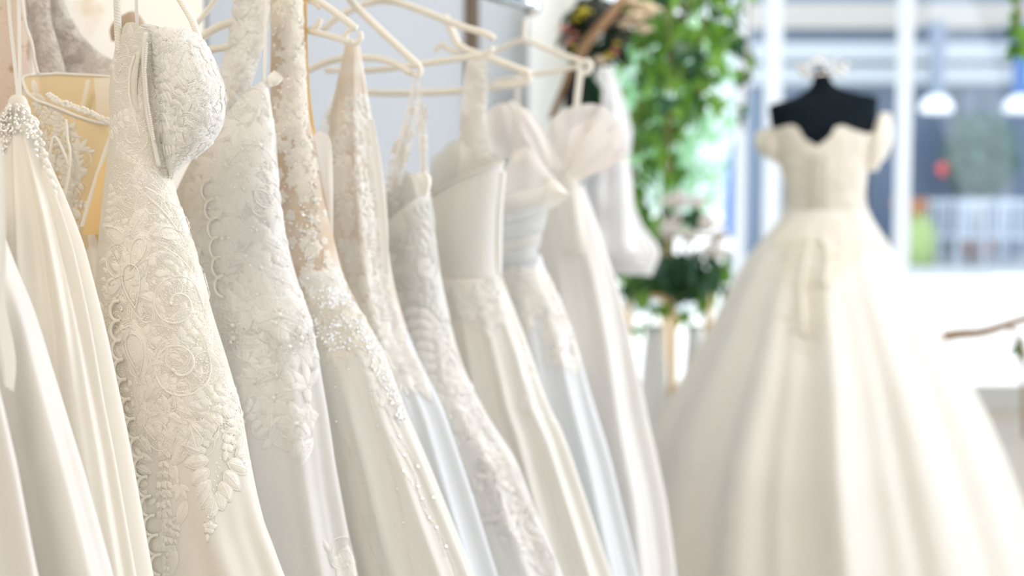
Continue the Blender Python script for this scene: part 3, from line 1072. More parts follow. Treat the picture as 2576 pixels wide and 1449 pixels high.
lace_strap(frD, [(592, -60), (580, 60), (560, 150), (528, 260), (500, 370), (455, 470)], [(684, -60), (676, 60), (658, 130), (632, 210), (590, 290), (500, 440)], .03, .012, M['lace_d'], t, rD, 36, (.026, .042), M['lace_w'])
lace_strap(frD, [(60, -60), (74, 30), (84, 110), (96, 200), (110, 300)], [(126, -60), (128, 40), (146, 110), (168, 190), (180, 300)], .02, .008, M['lace_grey'], t, rD, 12, (.026, .04), M['lace_d'])
lace_strap(frD, [(110, -60), (118, 10), (135, 80), (150, 150), (150, 215)], [(150, -20), (180, 45), (215, 100), (265, 140), (350, 180)], .05, .008, M['lace_grey'], t, rD, 10, (.03, .045), M['lace_grey'])
ribbonpx(frD, [(672, -40), (668, 70), (667, 140), (665, 204)], 8, 'hanging_loop', M['ribbon'], t, -.004)
V, F = panel(frD, [(660, 204), (668, 212), (676, 220)], [(690, 176), (712, 196), (700, 214)], .004, .003, 14, 8, (.003, 1.5, 0))
mesh_obj('frilled_edge', V, F, M['ribbon'], t)
hanger('cream hanger behind the sharp lace gown, only its left end showing', 1.93, [('arm', [(496, 108), (524, 82), (570, 60), (640, 46)], 1.1), ('bar', [(500, 130), (560, 120), (640, 112)], 1.0), ('stem', [(492, 64), (520, 28), (556, -20)], .7)])
V, F = panel(frD, [(322, 30), (290, 50), (276, 74), (280, 104)], [(336, 28), (356, 44), (366, 70), (362, 104)], .16, .02, 14, 10)
MB().add(V, F).build('hanger_pad', mat('brown_pad', (.50, .38, .28), .8), t)

# --- E: tan illusion dress with silver beading
frE, t = garment('wedding_dress', 'tan illusion dress thick with silver beading at waist and down its edge', 2.01)
bE = Body(frE, [(682, -60), (686, 100), (684, 260), (690, 400), (690, 560), (720, 720), (770, 900), (800, 1100), (830, 1449), (820, 2400)],
          [(754, -60), (762, 100), (772, 300), (798, 400), (816, 500), (832, 600), (852, 690), (880, 750), (920, 815), (952, 870), (985, 960), (1020, 1060), (1060, 1150), (1110, 1280), (1180, 1449), (1280, 1700), (1440, 2400)],
          [(-60, .018), (300, .022), (600, .034), (900, .046), (1449, .06), (2400, .09)], folds=[(10, .006, .9, .6, 850, 1300)])
o, V, F = skirt_obj(bE, 'illusion_bodice', M['tan'], t, yb=778, nth=240, nz=80, wav=.006)
sE = Surf(frE, V, F)
o, V, F = skirt_obj(bE, 'skirt', M['tulle_warm'], t, ya=730, nth=220, nz=60, out=-.001)
sE2 = Surf(frE, V, F)
rE = random.Random(11)
bod = [(690, -20), (758, -20), (770, 300), (798, 400), (832, 600), (850, 690), (880, 750), (790, 760), (745, 690), (715, 560), (694, 400), (688, 200)]
sew_many(sE, [(718, -20), (758, -20), (770, 300), (798, 400), (770, 500), (735, 460), (705, 330), (712, 200)], 85, 13, ['flower', 'sprig', 'flower'], (.014, .026), M['lace_cream'], t, rE, 'lace_motif', 1.2)
sew_many(sE, bod, 70, 17, ['flower', 'sprig', 'flower'], (.012, .024), M['lace_cream'], t, rE, 'lace_motif', 1.4)
waist = [(775, 720), (862, 700), (905, 790), (950, 870), (900, 880), (830, 885), (795, 850)]
sew_many(sE2, [(x, max(y, 775)) for x, y in waist], 26, 22, ['flower', 'sprig', 'leaf'], (.032, .05), M['lace_cream'], t, rE, 'lace_motif', 1.2)
band = [(900, 800), (950, 862), (990, 960), (1022, 1050), (1000, 1060), (960, 980), (915, 890)]
sew_many(sE2, band, 26, 20, ['flower', 'sprig', 'leaf'], (.03, .045), M['lace_w'], t, rE, 'lace_motif', 1.2)
beads(sE, rand_in(bod, 200, rE) + rand_in([(745, 560), (790, 420), (800, 480), (800, 640), (770, 680)], 90, rE), .0012, .0026, 'crystals', M['crystal'], t, rE)
beads(sE2, rand_in(waist, 300, rE) + rand_in(band, 260, rE), .0014, .0030, 'crystals', M['crystal'], t, rE)
beads(sE2, rand_in(waist, 500, rE) + rand_in(band, 700, rE), .0010, .0018, 'beads', M['bead'], t, rE)
strings = [[(842, 880), (846, 990), (850, 1010)], [(872, 890), (878, 960)], [(868, 1105), (905, 1180), (930, 1290), (928, 1360), (955, 1420), (960, 1449)], [(845, 1060), (880, 1140), (905, 1270), (925, 1345)],
           [(925, 960), (950, 1070), (985, 1170), (1005, 1270), (1030, 1400), (1045, 1449)], [(960, 1000), (1000, 1090), (1060, 1190), (1100, 1280)], [(985, 1100), (1040, 1190), (1065, 1280), (1110, 1349), (1150, 1449)], [(1010, 1180), (1080, 1290), (1120, 1400)]]
pts = []
for st in strings:
    P = spline(st, 200)
    ln = np.linalg.norm(np.diff(P, axis=0), axis=1).sum()
    for p in P[::max(1, int(200 * 8 / ln))]:
        pts.append((p[0] + rE.uniform(-1.5, 1.5), p[1]))
beads(sE2, pts, .0011, .0017, 'bead_strings', M['bead'], t, rE)
beads(sE2, [pts[i] for i in range(0, len(pts), 11)], .0018, .0024, 'crystals', M['crystal'], t, rE)
sew_many(sE, [(752, 690), (856, 690), (884, 758), (800, 768)], 34, 11, ['flower', 'sprig'], (.018, .032), M['lace_w'], t, rE)
sew_many(sE2, [(752, 762), (880, 762), (905, 800), (785, 800)], 26, 13, ['flower', 'sprig'], (.022, .036), M['lace_cream'], t, rE)
ribbonpx(frE, [(764, -40), (766, 120), (772, 230), (784, 320), (792, 345)], 16, 'amber_ribbon', M['amber'], t, .02)
V, F = panel(frE, [(772, 345), (790, 420), (808, 500), (826, 590)], [(806, 330), (832, 352), (838, 460), (838, 600)], .012, .012, 30, 12)
mesh_obj('side_panel', V, F, M['organza'], t)
hanger('cream hanger with a notched end at the tan beaded dress', 2.04, [('arm', [(760, -16), (800, 2), (850, 36), (896, 72)], 1.0), ('bar', [(770, 76), (806, 84), (850, 96), (884, 106)], .95), ('notch', [(750, -4), (775, 0), (795, 8), (806, 20)], .8), ('notch', [(740, 84), (775, 76), (798, 66), (806, 46)], .8), ('end_loop', [(896, 70), (878, 76), (870, 92), (880, 106), (896, 108), (908, 96), (906, 80)], .75)])

# --- F: sheer tulle dress hung from a peak, pale blue skirt
frF, t = garment('wedding_dress', 'sheer beaded tulle dress hung in a narrow peak, pale blue skirt', 2.16)
bF = Body(frF, [(872, 108), (850, 220), (836, 330), (828, 430), (830, 600), (850, 800), (880, 1000), (920, 1449), (900, 2300)],
          [(902, 108), (912, 170), (926, 270), (944, 420), (962, 560), (974, 680), (995, 770), (1022, 850), (1062, 940), (1105, 1020), (1150, 1160), (1195, 1300), (1242, 1449), (1330, 1700), (1500, 2300)],
          [(108, .008), (300, .026), (600, .036), (900, .046), (1449, .06), (2300, .09)], folds=[(10, .007, .3, .5, 820, 1250), (7, .004, .8, .2, 108, 400)])
o, V, F = skirt_obj(bF, 'tulle_bodice', M['ivory_mesh'], t, yb=835, nth=240, nz=70, wav=.012)
sF = Surf(frF, V, F)
o, V, F = skirt_obj(bF, 'skirt', M['tulle_cool'], t, ya=770, nth=200, nz=50, out=-.001)
sF2 = Surf(frF, V, F)
rF = random.Random(13)
poly = [(880, 230), (922, 260), (944, 420), (950, 560), (968, 690), (1000, 780), (930, 800), (870, 660), (845, 480), (850, 360)]
sew_many(sF, poly, 64, 19, ['flower', 'sprig', 'spray', 'leaf'], (.022, .040), M['lace_w'], t, rF, 'lace_motif', 1.4)
sew_many(sF2, [(915, 815), (1005, 815), (1030, 870), (1080, 980), (1010, 960), (940, 920)], 22, 22, ['flower', 'sprig', 'leaf'], (.035, .05), M['lace_w'], t, rF, 'lace_motif', 1.4)
beads(sF, rand_in(poly, 70, rF), .0011, .002, 'crystals', M['crystal'], t, rF)
V, F = panel(frF, [(882, 110), (858, 190), (828, 260), (800, 330)], [(892, 112), (876, 220), (862, 300), (852, 372)], .02, .008, 30, 12)
mesh_obj('sheer_strap', V, F, M['sheer'], t)
s_ = Surf(frF, V, F)
sew_many(s_, [(856, 220), (876, 220), (852, 372), (806, 330)], 8, 18, ['flower', 'sprig'], (.024, .034), M['lace_w'], t, rF)
V, F = panel(frF, [(925, 300), (940, 420), (952, 560), (964, 690)], [(940, 300), (962, 420), (976, 560), (978, 690)], -.03, .004, 30, 6)
mesh_obj('edge_band', V, F, M['tulle'], t)
hanger('long cream hanger arm sloping down to the thin strap pair', 2.24, [('arm', [(862, -40), (884, 2), (940, 60), (1000, 116), (1054, 166)], 1.15), ('bar', [(776, 176), (830, 154), (880, 146), (940, 146), (990, 158), (1036, 186)], 1.05), ('end_loop', [(1054, 166), (1058, 178), (1052, 190), (1040, 188)], .9)])

# --- G: grey lace dress on two thin straps
frG, t = garment('wedding_dress', 'pale grey lace dress with scroll lace skirt on a pair of thin straps', 2.31)
bG = Body(frG, [(960, 480), (968, 560), (985, 700), (1010, 850), (1040, 1000), (1070, 1200), (1090, 1449), (1080, 2200)],
          [(1076, 470), (1084, 540), (1092, 610), (1102, 690), (1116, 760), (1136, 850), (1160, 930), (1200, 1020), (1245, 1095), (1292, 1160), (1318, 1240), (1350, 1320), (1405, 1449), (1470, 1600), (1640, 2200)],
          [(470, .030), (700, .04), (1000, .05), (1449, .065), (2200, .09)], folds=[(9, .007, 1.2, .4, 900, 1300)],
          near=[(955, 585), (990, 560), (1030, 525), (1060, 500), (1080, 484)], far=[(955, 500), (1000, 430), (1050, 450), (1080, 476)])
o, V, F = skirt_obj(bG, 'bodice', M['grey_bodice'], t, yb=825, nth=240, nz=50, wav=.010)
sG = Surf(frG, V, F)
o, V, F = skirt_obj(bG, 'skirt', M['tulle'], t, ya=770, nth=200, nz=50, out=-.001)
sG2 = Surf(frG, V, F)
rG = random.Random(17)
sew_many(sG, [(985, 590), (1075, 500), (1090, 610), (1112, 760), (1010, 790)], 14, 34, ['scroll', 'spray', 'leaf'], (.045, .065), M['grey_bodice'], t, rG)
for k in range(15):
    y = 830 + 42 * k
    xr = np.interp(y, [760, 850, 930, 1020, 1095, 1160, 1240, 1320, 1449], [1116, 1136, 1160, 1200, 1245, 1292, 1318, 1350, 1405])
    sG2.sew(rG.choice(('scroll', 'scroll', 'spray')), xr - rG.uniform(14, 30), y, rG.uniform(.05, .07), rG.uniform(-60, 60), 'lace_motif', M['lace_w'], t, 1, 1.4)
    if k < 13:
        sG2.sew(rG.choice(('scroll', 'spray', 'flower')), xr - rG.uniform(55, 90), y + 10, rG.uniform(.055, .08), rG.uniform(-180, 180), 'lace_motif', M['lace_w'], t, -1, 1.4)
for pts in ([(1042, 200), (1022, 300), (1000, 390), (985, 470)], [(1056, 200), (1058, 300), (1060, 380), (1064, 470)]):
    ribbonpx(frG, pts, 9, 'strap', M['organza'], t, .0)
lace_strap(frG, [(1040, 215), (1010, 320), (975, 410), (962, 560)], [(1052, 215), (1044, 330), (1020, 420), (1000, 545)], .02, .006, M['sheer'], t, rG, 12, (.03, .045), M['lace_w'])
lace_strap(frG, [(1050, 260), (1052, 340), (1060, 420), (1066, 480)], [(1078, 270), (1074, 330), (1076, 420), (1080, 480)], .01, .004, M['sheer'], t, rG, 10, (.022, .034), M['lace_w'])
V, F = panel(frG, [(1030, 440), (1040, 460), (1048, 496)], [(1072, 430), (1086, 452), (1078, 492)], -.03, .008, 16, 10, (.004, 2, 0))
mesh_obj('bow', V, F, M['ribbon'], t)
hanger('big cream hanger with arched arm and downturned end near the bronze upright', 2.36, [('arm', [(812, 78), (850, 44), (900, 18), (950, 2), (1000, 6), (1070, 30), (1150, 62), (1225, 86), (1242, 98)], 1.15), ('bar', [(820, 176), (900, 178), (980, 172), (1080, 158), (1160, 146), (1215, 138), (1236, 126), (1240, 116)], 1.0)])

# --- H: smooth ivory grey bodice with lacy straps
frH, t = garment('wedding_dress', 'ivory dress with smooth grey bodice, beaded lace belt and lacy straps', 2.48)
bH = Body(frH, [(1080, 470), (1092, 560), (1105, 690), (1120, 800), (1150, 1000), (1190, 1449), (1180, 2200)],
          [(1266, 400), (1262, 450), (1254, 520), (1250, 610), (1252, 690), (1276, 750), (1302, 820), (1326, 890), (1350, 970), (1368, 1030), (1400, 1085), (1432, 1180), (1470, 1290), (1524, 1449), (1600, 1650), (1720, 2200)],
          [(400, .035), (690, .04), (1000, .055), (1449, .07), (2200, .09)], folds=[(11, .010, .2, .4, 720, 1150)],
          near=[(1075, 505), (1120, 480), (1170, 452), (1220, 432), (1270, 410)], far=[(1075, 400), (1130, 350), (1200, 380), (1270, 404)])
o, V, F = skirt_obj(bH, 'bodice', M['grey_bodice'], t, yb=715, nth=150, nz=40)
sH = Surf(frH, V, F)
o, V, F = skirt_obj(bH, 'skirt', M['tulle_warm'], t, ya=700, nth=220, nz=50, out=.002)
sH2 = Surf(frH, V, F)
rH = random.Random(19)
MB().tube(bH.rim(.001), .003, 6).build('neckline_piping', M['grey_bodice'], t)
cordpx(frH, [(1264, 430), (1255, 540), (1253, 690)], .007, 'side_piping', M['ribbon'], t, .0)
belt = [(1112, 712), (1252, 712), (1270, 770), (1230, 800), (1180, 780), (1120, 790)]
sew_many(sH2, belt, 20, 22, ['flower', 'sprig', 'scroll'], (.04, .06), M['lace_w'], t, rH, 'lace_motif', 1.4)
beads(sH2, [(1218, 716), (1200, 722), (1240, 718), (1140, 730)], .003, .004, 'crystals', M['crystal'], t, rH)
sew_many(sH2, [(1310, 880), (1350, 970), (1366, 1030), (1340, 1040), (1310, 950)], 10, 22, ['flower', 'sprig'], (.035, .05), M['lace_w'], t, rH)
V, F = panel(frH, [(1082, 480), (1100, 420), (1120, 370), (1160, 345)], [(1270, 410), (1262, 400), (1250, 400), (1230, 420)], .05, -.01, 24, 12)
mesh_obj('inner_cup', V, F, M['grey_bodice'], t)
lace_strap(frH, [(1176, 150), (1166, 230), (1160, 300), (1158, 400), (1150, 450)], [(1226, 150), (1228, 220), (1222, 300), (1230, 380), (1262, 410)], .02, .008, M['tulle'], t, rH, 24, (.03, .05), M['lace_w'])
hanger('cream hanger arm crossing behind the big hanger, long bar below', 2.52, [('arm', [(1120, 40), (1140, 84), (1160, 118), (1220, 142), (1280, 164), (1332, 184)], 1.3), ('bar', [(920, 232), (1000, 234), (1100, 232), (1180, 226), (1260, 216), (1322, 206), (1334, 190)], 1.2), ('notch', [(1095, 130), (1110, 112), (1130, 124), (1152, 130), (1166, 112)], .9)])

# --- I: pleated bodice with puckered off-shoulder edge
frI, t = garment('wedding_dress', 'white dress with pleated satin bodice ending in a pointed off-shoulder fold', 2.66)
bI = Body(frI, [(1240, 660), (1250, 760), (1270, 900), (1290, 1100), (1300, 1449), (1290, 2100)],
          [(1356, 640), (1372, 690), (1402, 745), (1428, 810), (1450, 880), (1474, 980), (1500, 1070), (1530, 1170), (1560, 1290), (1600, 1449), (1650, 1650), (1740, 2100)],
          [(640, .035), (900, .055), (1449, .075), (2100, .10)], folds=[(9, .010, .7, .3, 680, 1100)])
o, V, F = skirt_obj(bI, 'skirt', M['tulle_cool'], t, nth=200, nz=50)
sI = Surf(frI, V, F)
rI = random.Random(23)
sew_many(sI, [(1285, 690), (1368, 680), (1425, 800), (1462, 930), (1400, 900), (1360, 800), (1310, 860)], 26, 24, ['flower', 'sprig', 'scroll'], (.045, .065), M['lace_w'], t, rI, 'lace_motif', 1.3)
for k in range(6):                                     # the pleats of the bodice, one over the other
    y0 = 470 + 36 * k
    V, F = panel(frI, [(1225, y0 + 30), (1228, y0 + 62), (1240, y0 + 88)], [(1400 - 10 * min(k, 4), y0 - 14), (1392 - 10 * min(k, 4), y0 + 16), (1378 - 6 * min(k, 4), y0 + 42)], -.028 + .004 * (k % 2) + .004 * k * .3, .022, 12, 16)
    mesh_obj('pleat', V, F, M['tulle_cool'] if k % 3 else M['tulle'], t)
V, F = panel(frI, [(1268, 420), (1300, 380), (1330, 372), (1372, 420)], [(1268, 520), (1320, 500), (1372, 500), (1432, 490)], -.01, .03, 24, 16)
mesh_obj('cup', V, F, M['organza'], t)
V, F = panel(frI, [(1370, 438), (1396, 452), (1430, 486)], [(1372, 530), (1392, 522), (1434, 492)], -.03, .012, 16, 10, (.004, 1.5, 0))
mesh_obj('pointed_fold', V, F, M['ribbon'], t)
ribbonpx(frI, [(1304, 190), (1302, 280), (1300, 370), (1292, 410)], 18, 'strap', M['sheer'], t, .0)
V, F = panel(frI, [(1216, 380), (1216, 310), (1236, 272), (1270, 260), (1306, 280), (1332, 330), (1340, 380)], [(1262, 408), (1264, 404), (1268, 400), (1274, 398), (1282, 400), (1292, 404), (1300, 410)], .03, .03, 50, 20, None, 0, (.02, 1.5, .5))
mesh_obj('ruffle', V, F, M['organza'], t)
V, F = panel(frI, [(1262, 268), (1292, 300), (1330, 360), (1352, 430)], [(1288, 252), (1330, 280), (1376, 336), (1416, 420)], .02, .012, 30, 14, (.010, 1.2, .4))
mesh_obj('ruffle', V, F, M['organza'], t)
hanger('cream hanger with a slim bar below, last but one on the rail', 2.72, [('arm', [(1180, 160), (1240, 150), (1300, 170), (1338, 186)], .8), ('bar', [(1140, 232), (1240, 222), (1330, 204)], .9)])

# --- K: last dress, organza ruffles
frK, t = garment('wedding_dress', 'last dress on the rail, wide ivory skirt under big blush organza ruffles', 2.92)
bK = Body(frK, [(1330, 470), (1340, 600), (1350, 740), (1370, 900), (1380, 1449), (1360, 2100)],
          [(1466, 470), (1486, 520), (1510, 590), (1534, 660), (1558, 740), (1580, 840), (1596, 930), (1618, 1050), (1640, 1140), (1664, 1240), (1680, 1350), (1692, 1449), (1710, 1700), (1740, 2100)],
          [(470, .04), (740, .06), (1100, .085), (1449, .10), (2100, .13)], folds=[(8, .014, .9, .3, 560, 1000)])
o, V, F = skirt_obj(bK, 'skirt', M['tulle'], t, nth=220, nz=60)
for l, r, w_, bg_, fn in (([(1376, 400), (1380, 320), (1404, 284), (1446, 266), (1500, 262), (1544, 288), (1570, 340), (1578, 400)], [(1400, 452), (1404, 446), (1410, 440), (1416, 440), (1424, 442), (1430, 446), (1434, 452), (1436, 458)], .02, .012, (.048, 3, 0)),
                          ([(1410, 420), (1426, 350), (1456, 310), (1500, 300), (1530, 330), (1544, 372), (1540, 420)], [(1404, 460), (1410, 456), (1416, 452), (1422, 452), (1428, 454), (1434, 458), (1438, 464)], -.045, .008, (.034, 2, 1.2)),
                          ([(1360, 380), (1376, 420), (1390, 460), (1396, 490)], [(1420, 400), (1424, 430), (1420, 460), (1416, 480)], .0, .02, (.010, 1, .6))):
    V, F = panel(frK, l, r, w_, bg_, 60, 24, None, 0, fn)
    mesh_obj('ruffle', V, F, M['organza'], t)
V, F = panel(frK, [(1404, 430), (1410, 520), (1420, 640)], [(1452, 440), (1466, 520), (1480, 640)], -.05, .02, 24, 12)
mesh_obj('bodice_panel', V, F, M['tulle_warm'], t)
ribbonpx(frK, [(1462, 170), (1456, 220), (1450, 275)], 18, 'hanging_loop', M['ribbon'], t, -.01)
hanger('last cream hanger on the rail, its end against the dried wreath', 2.95, [('arm', [(1218, 146), (1262, 122), (1318, 102), (1380, 124), (1440, 146), (1474, 158)], 1.15), ('bar', [(1240, 206), (1330, 190), (1400, 178), (1456, 166)], 1.0), ('end_loop', [(1474, 150), (1486, 164), (1478, 182), (1462, 182), (1456, 166), (1464, 150)], 1.1), ('stem', [(1318, 102), (1320, 70), (1322, 46)], .9)], None)

# --- white fluffy veil hanging from the wall end
frL = Frame(at(1560, 442, 4.3).x, 4.3, ANG)
t = thing('bridal_veil', 'fluffy white tulle veil hanging between the last dress and the ivy', 'veil', (frL.X, frL.Y, 0), ANG)
for k in range(7):
    V, F = panel(frL, [(1500, 170), (1490, 300), (1470, 480), (1470, 640 + 8 * k)], [(1536 + 3 * k, 165 + 6 * k), (1566 + 4 * k, 330), (1590 - 2 * k, 450), (1596 + 3 * k, 560), (1606 + 9 * k, 630), (1640 - 6 * (k % 3), 640 + 9 * k)], .04 * k, .05, 40, 30, (.022, 2 + .3 * k, k * 1.3), 0, (.012, 4, k))
    mesh_obj('tulle_layer', V, F, M['veil'], t)
# ------------------------------------------------------------------ the gown on its dress form
MY = 4.8
MX = at(2075, 442, MY).x
frM = Frame(MX, MY, -math.atan((2075 - W / 2) / FPX))
form = thing('dress_form', 'black headless dress form with square shoulders wearing the ball gown', 'dress form', (MX, MY, 0), frM.ang)
bF_ = Body(frM, [(2046, 178), (2044, 205), (2036, 222), (2008, 240), (1972, 254), (1940, 262), (1933, 268), (1938, 310), (1952, 370), (1975, 440), (1985, 540), (1960, 640)],
           [(2086, 178), (2090, 200), (2100, 214), (2130, 228), (2170, 236), (2200, 240), (2209, 248), (2204, 310), (2192, 370), (2170, 440), (2166, 540), (2190, 640)],
           [(178, .030), (205, .032), (232, .05), (262, .075), (330, .10), (420, .105), (540, .085), (640, .11)], sm=1, n=2.3)
V, F = bF_.grid(nth=80, nz=70, pw=1.0)
mesh_obj('torso', V, F, M['black'], form)
pn = frM.loc(2066, 181)
MB().lathe([(.0, .012), (.020, .010), (.028, .004), (.030, -.006)], (pn.x, 0, pn.z), 24).build('neck_cap', M['black'], form)
MB().tube([(0, 0, .02), (0, 0, 1.1)], .016, 12).build('pole', M['black'], form)
MB().lathe([(0, .03), (.2, .025), (.22, 0)], (0, 0, 0), 24).build('base', M['black'], form)
tia = thing('crystal_tiara', 'sparkling pearl and crystal tiara resting on the black dress form neck', 'tiara', (MX, MY, 0), frM.ang)
rT = random.Random(3)
zc = frM.loc(2066, 192).z
ring = [(pn.x + .070 * math.cos(a), .062 * math.sin(a), zc + .004) for a in np.linspace(0, 2 * math.pi, 40)]
MB().tube(ring, .003, 6).build('band', M['crystal'], tia)
for nm, m_, n_, r_ in (('pearls', 'petal', 16, (.005, .010)), ('crystals', 'crystal', 34, (.004, .009))):
    q = MB()
    for _ in range(n_):
        a = rT.uniform(0, 2 * math.pi)
        q.ball((pn.x + .074 * math.cos(a) * rT.uniform(.85, 1.1), .064 * math.sin(a), zc + rT.uniform(-.004, .072 - .030 * abs(math.cos(a)))), rT.uniform(*r_), 7, 5)
    stuff(q.build(nm, M[m_], tia))

gown = thing('ball_gown', 'off-shoulder lace and tulle ball gown on the black dress form by the window', 'dress', (MX, MY, 0), frM.ang)
gb = Body(frM, [(1930, 316), (1940, 340), (1956, 390), (1968, 440), (1973, 500), (1968, 545), (1945, 590), (1900, 640)],
          [(2212, 316), (2206, 340), (2192, 390), (2182, 440), (2176, 490), (2184, 535), (2210, 580), (2250, 630)],
          [(316, .118), (440, .118), (540, .098), (640, .20)], near=[(1926, 322), (1945, 328), (1972, 320), (1995, 316), (2012, 326), (2022, 350), (2036, 356), (2056, 370), (2078, 354), (2090, 344), (2100, 322), (2120, 318), (2150, 330), (2180, 338), (2214, 330)],
          far=[(1926, 322), (2075, 300), (2214, 330)], sm=2)
V, F = gb.grid(yb=600, nth=180, nz=60)
mesh_obj('bodice', V, F, M['gown_b'], gown)
sGB = Surf(frM, V, F)
rM = random.Random(31)
sew_many(sGB, [(1945, 335), (2000, 325), (2030, 365), (2030, 590), (1985, 590), (1975, 450)], 24, 24, ['flower', 'spray', 'scroll', 'sprig'], (.07, .10), M['gown_b'], gown, rM)
sew_many(sGB, [(2090, 360), (2110, 325), (2195, 345), (2172, 460), (2180, 590), (2095, 590)], 26, 24, ['flower', 'spray', 'scroll', 'sprig'], (.07, .10), M['gown_b'], gown, rM)
for k in range(9):                                     # laced back
    y = 385 + 22 * k
    for sd in (-1, 1):
        a, b_ = sGB.hit(2056 - sd * 24, y), sGB.hit(2056 + sd * 24, y + 20)
        if a and b_:
            MB().tube([a[0] + a[1] * .006, (a[0] + b_[0]) / 2 + a[1] * .008, b_[0] + b_[1] * .006], .004, 6).build('lacing', M['gown_lace'], gown)
for sd in (-1, 1):
    q = [sGB.hit(2056 + sd * 27, y) for y in range(376, 596, 12)]
    q = [h[0] + h[1] * .004 for h in q if h]
    MB().tube(q, .005, 6).build('lacing_edge', M['gown_lace'], gown)
gs = Body(frM, [(1972, 536), (1950, 566), (1908, 610), (1870, 665), (1835, 735), (1796, 820), (1752, 905), (1708, 985), (1668, 1070), (1634, 1170), (1606, 1290), (1590, 1440)],
          [(2182, 528), (2204, 566), (2240, 620), (2288, 712), (2345, 822), (2412, 940), (2468, 1060), (2520, 1190), (2560, 1300), (2600, 1440)],
          [(530, .10), (620, .28), (735, .40), (900, .55), (1100, .68), (1440, .80)], folds=[(13, .028, .6, .4, 570, 1000), (22, .010, 1.6, .8, 600, 1100)], n=2.05, sm=8)
V, F = gs.grid(nth=300, nz=80)
mesh_obj('skirt', V, F, M['gown'], gown)
sGS = Surf(frM, V, F)
for k, (x, y) in enumerate(((2000, 620), (1990, 660), (2030, 690), (2075, 640), (2100, 650), (2030, 740), (2060, 700), (2020, 780), (2050, 760), (2036, 820), (2032, 858), (2052, 800), (2024, 720), (2085, 690), (2010, 700))):
    sGS.sew(('flower', 'spray', 'scroll', 'sprig')[k % 4], x, y, rM.uniform(.09, .13), rM.uniform(-180, 180), 'lace_motif', M['gown_lace'], gown)
for k in range(20):
    sGS.sew(('flower', 'spray', 'sprig', 'scroll')[k % 4], 1972 + 11 * k, 566 + 24 * (k % 3) + abs(k - 9.5) * 2, rM.uniform(.08, .11), rM.uniform(-180, 180), 'lace_motif', M['gown_b'], gown)
for pts in ([(2044, 600), (2026, 660), (2016, 740), (2022, 850)], [(2066, 600), (2082, 650), (2074, 720)]):
    q = [sGS.hit(*p) for p in spline(pts, 20)]
    q = [h[0] + h[1] * .008 for h in q if h]
    MB().tube(q, .009, 8).build('ribbon_tail', M['gown_lace'], gown)
for l, r, w_ in (([(1940, 322), (1928, 345), (1926, 372), (1936, 402)], [(1962, 320), (1960, 350), (1962, 384), (1966, 420)], -.03), ([(1906, 330), (1896, 352), (1904, 378), (1924, 396)], [(1944, 318), (1946, 350), (1948, 380), (1950, 408)], .05),
                 ([(2208, 296), (2196, 330), (2184, 380), (2178, 430)], [(2234, 290), (2240, 330), (2232, 376), (2206, 430)], -.03), ([(2212, 282), (2206, 310), (2200, 350), (2196, 400)], [(2240, 284), (2246, 320), (2244, 360), (2226, 404)], .05)):
    V, F = panel(frM, l, r, w_, .04, 24, 14, (.008, 2, .4))
    mesh_obj('off_shoulder_sleeve', V, F, M['gown_b'], gown)

# ------------------------------------------------------------------ leaves and flowers
def leaf_mesh(name, kind, m):
    if kind == 'ivy':
        P = [(0, 0), (.34, -.12), (.50, .22), (.28, .42), (.16, .72), (0, 1.0), (-.16, .72), (-.28, .42), (-.50, .22), (-.34, -.12)]
    elif kind == 'oval':
        P = [(0, 0), (.16, .12), (.27, .38), (.24, .66), (.12, .88), (0, 1.0), (-.12, .88), (-.24, .66), (-.27, .38), (-.16, .12)]
    else:
        P = [(0, 0), (.06, .12), (.11, .38), (.10, .66), (.05, .88), (0, 1.0), (-.05, .88), (-.10, .66), (-.11, .38), (-.06, .12)]
    V = [(x, y, .12 * abs(x) - .12 * y * y) for x, y in P] + [(0, .3, -.02), (0, .66, -.06)]
    F = [(0, 1, 10), (1, 2, 10), (2, 3, 11, 10), (3, 4, 11), (4, 5, 11), (5, 6, 11), (6, 7, 11), (7, 8, 10, 11), (8, 9, 10), (9, 0, 10)]
    me = bpy.data.meshes.new(name)
    me.from_pydata(V, [], F)
    me.materials.append(m)
    return me
LEAF = {(k, m): leaf_mesh('leaf', k, M[m]) for k in ('ivy', 'oval', 'lance') for m in ('leaf', 'leaf2', 'leaf3', 'darkleaf')}
def add_leaf(par, kind, m, p, size, rng, out=None, tilt=None):
    o = bpy.data.objects.new('leaf', LEAF[(kind, m)])
    COL.objects.link(o)
    o.parent = par
    o.location = p
    o.scale = (size,) * 3
    if out is not None:
        d = Vector(out).normalized()
        o.rotation_euler = d.to_track_quat('Y', 'Z').to_euler()
        o.rotation_euler.rotate_axis('Y', rng.uniform(-.8, .8))
    else:
        o.rotation_euler = (rng.uniform(-2.2, -.6), rng.uniform(-.5, .5), rng.uniform(0, 6.28))
    return o

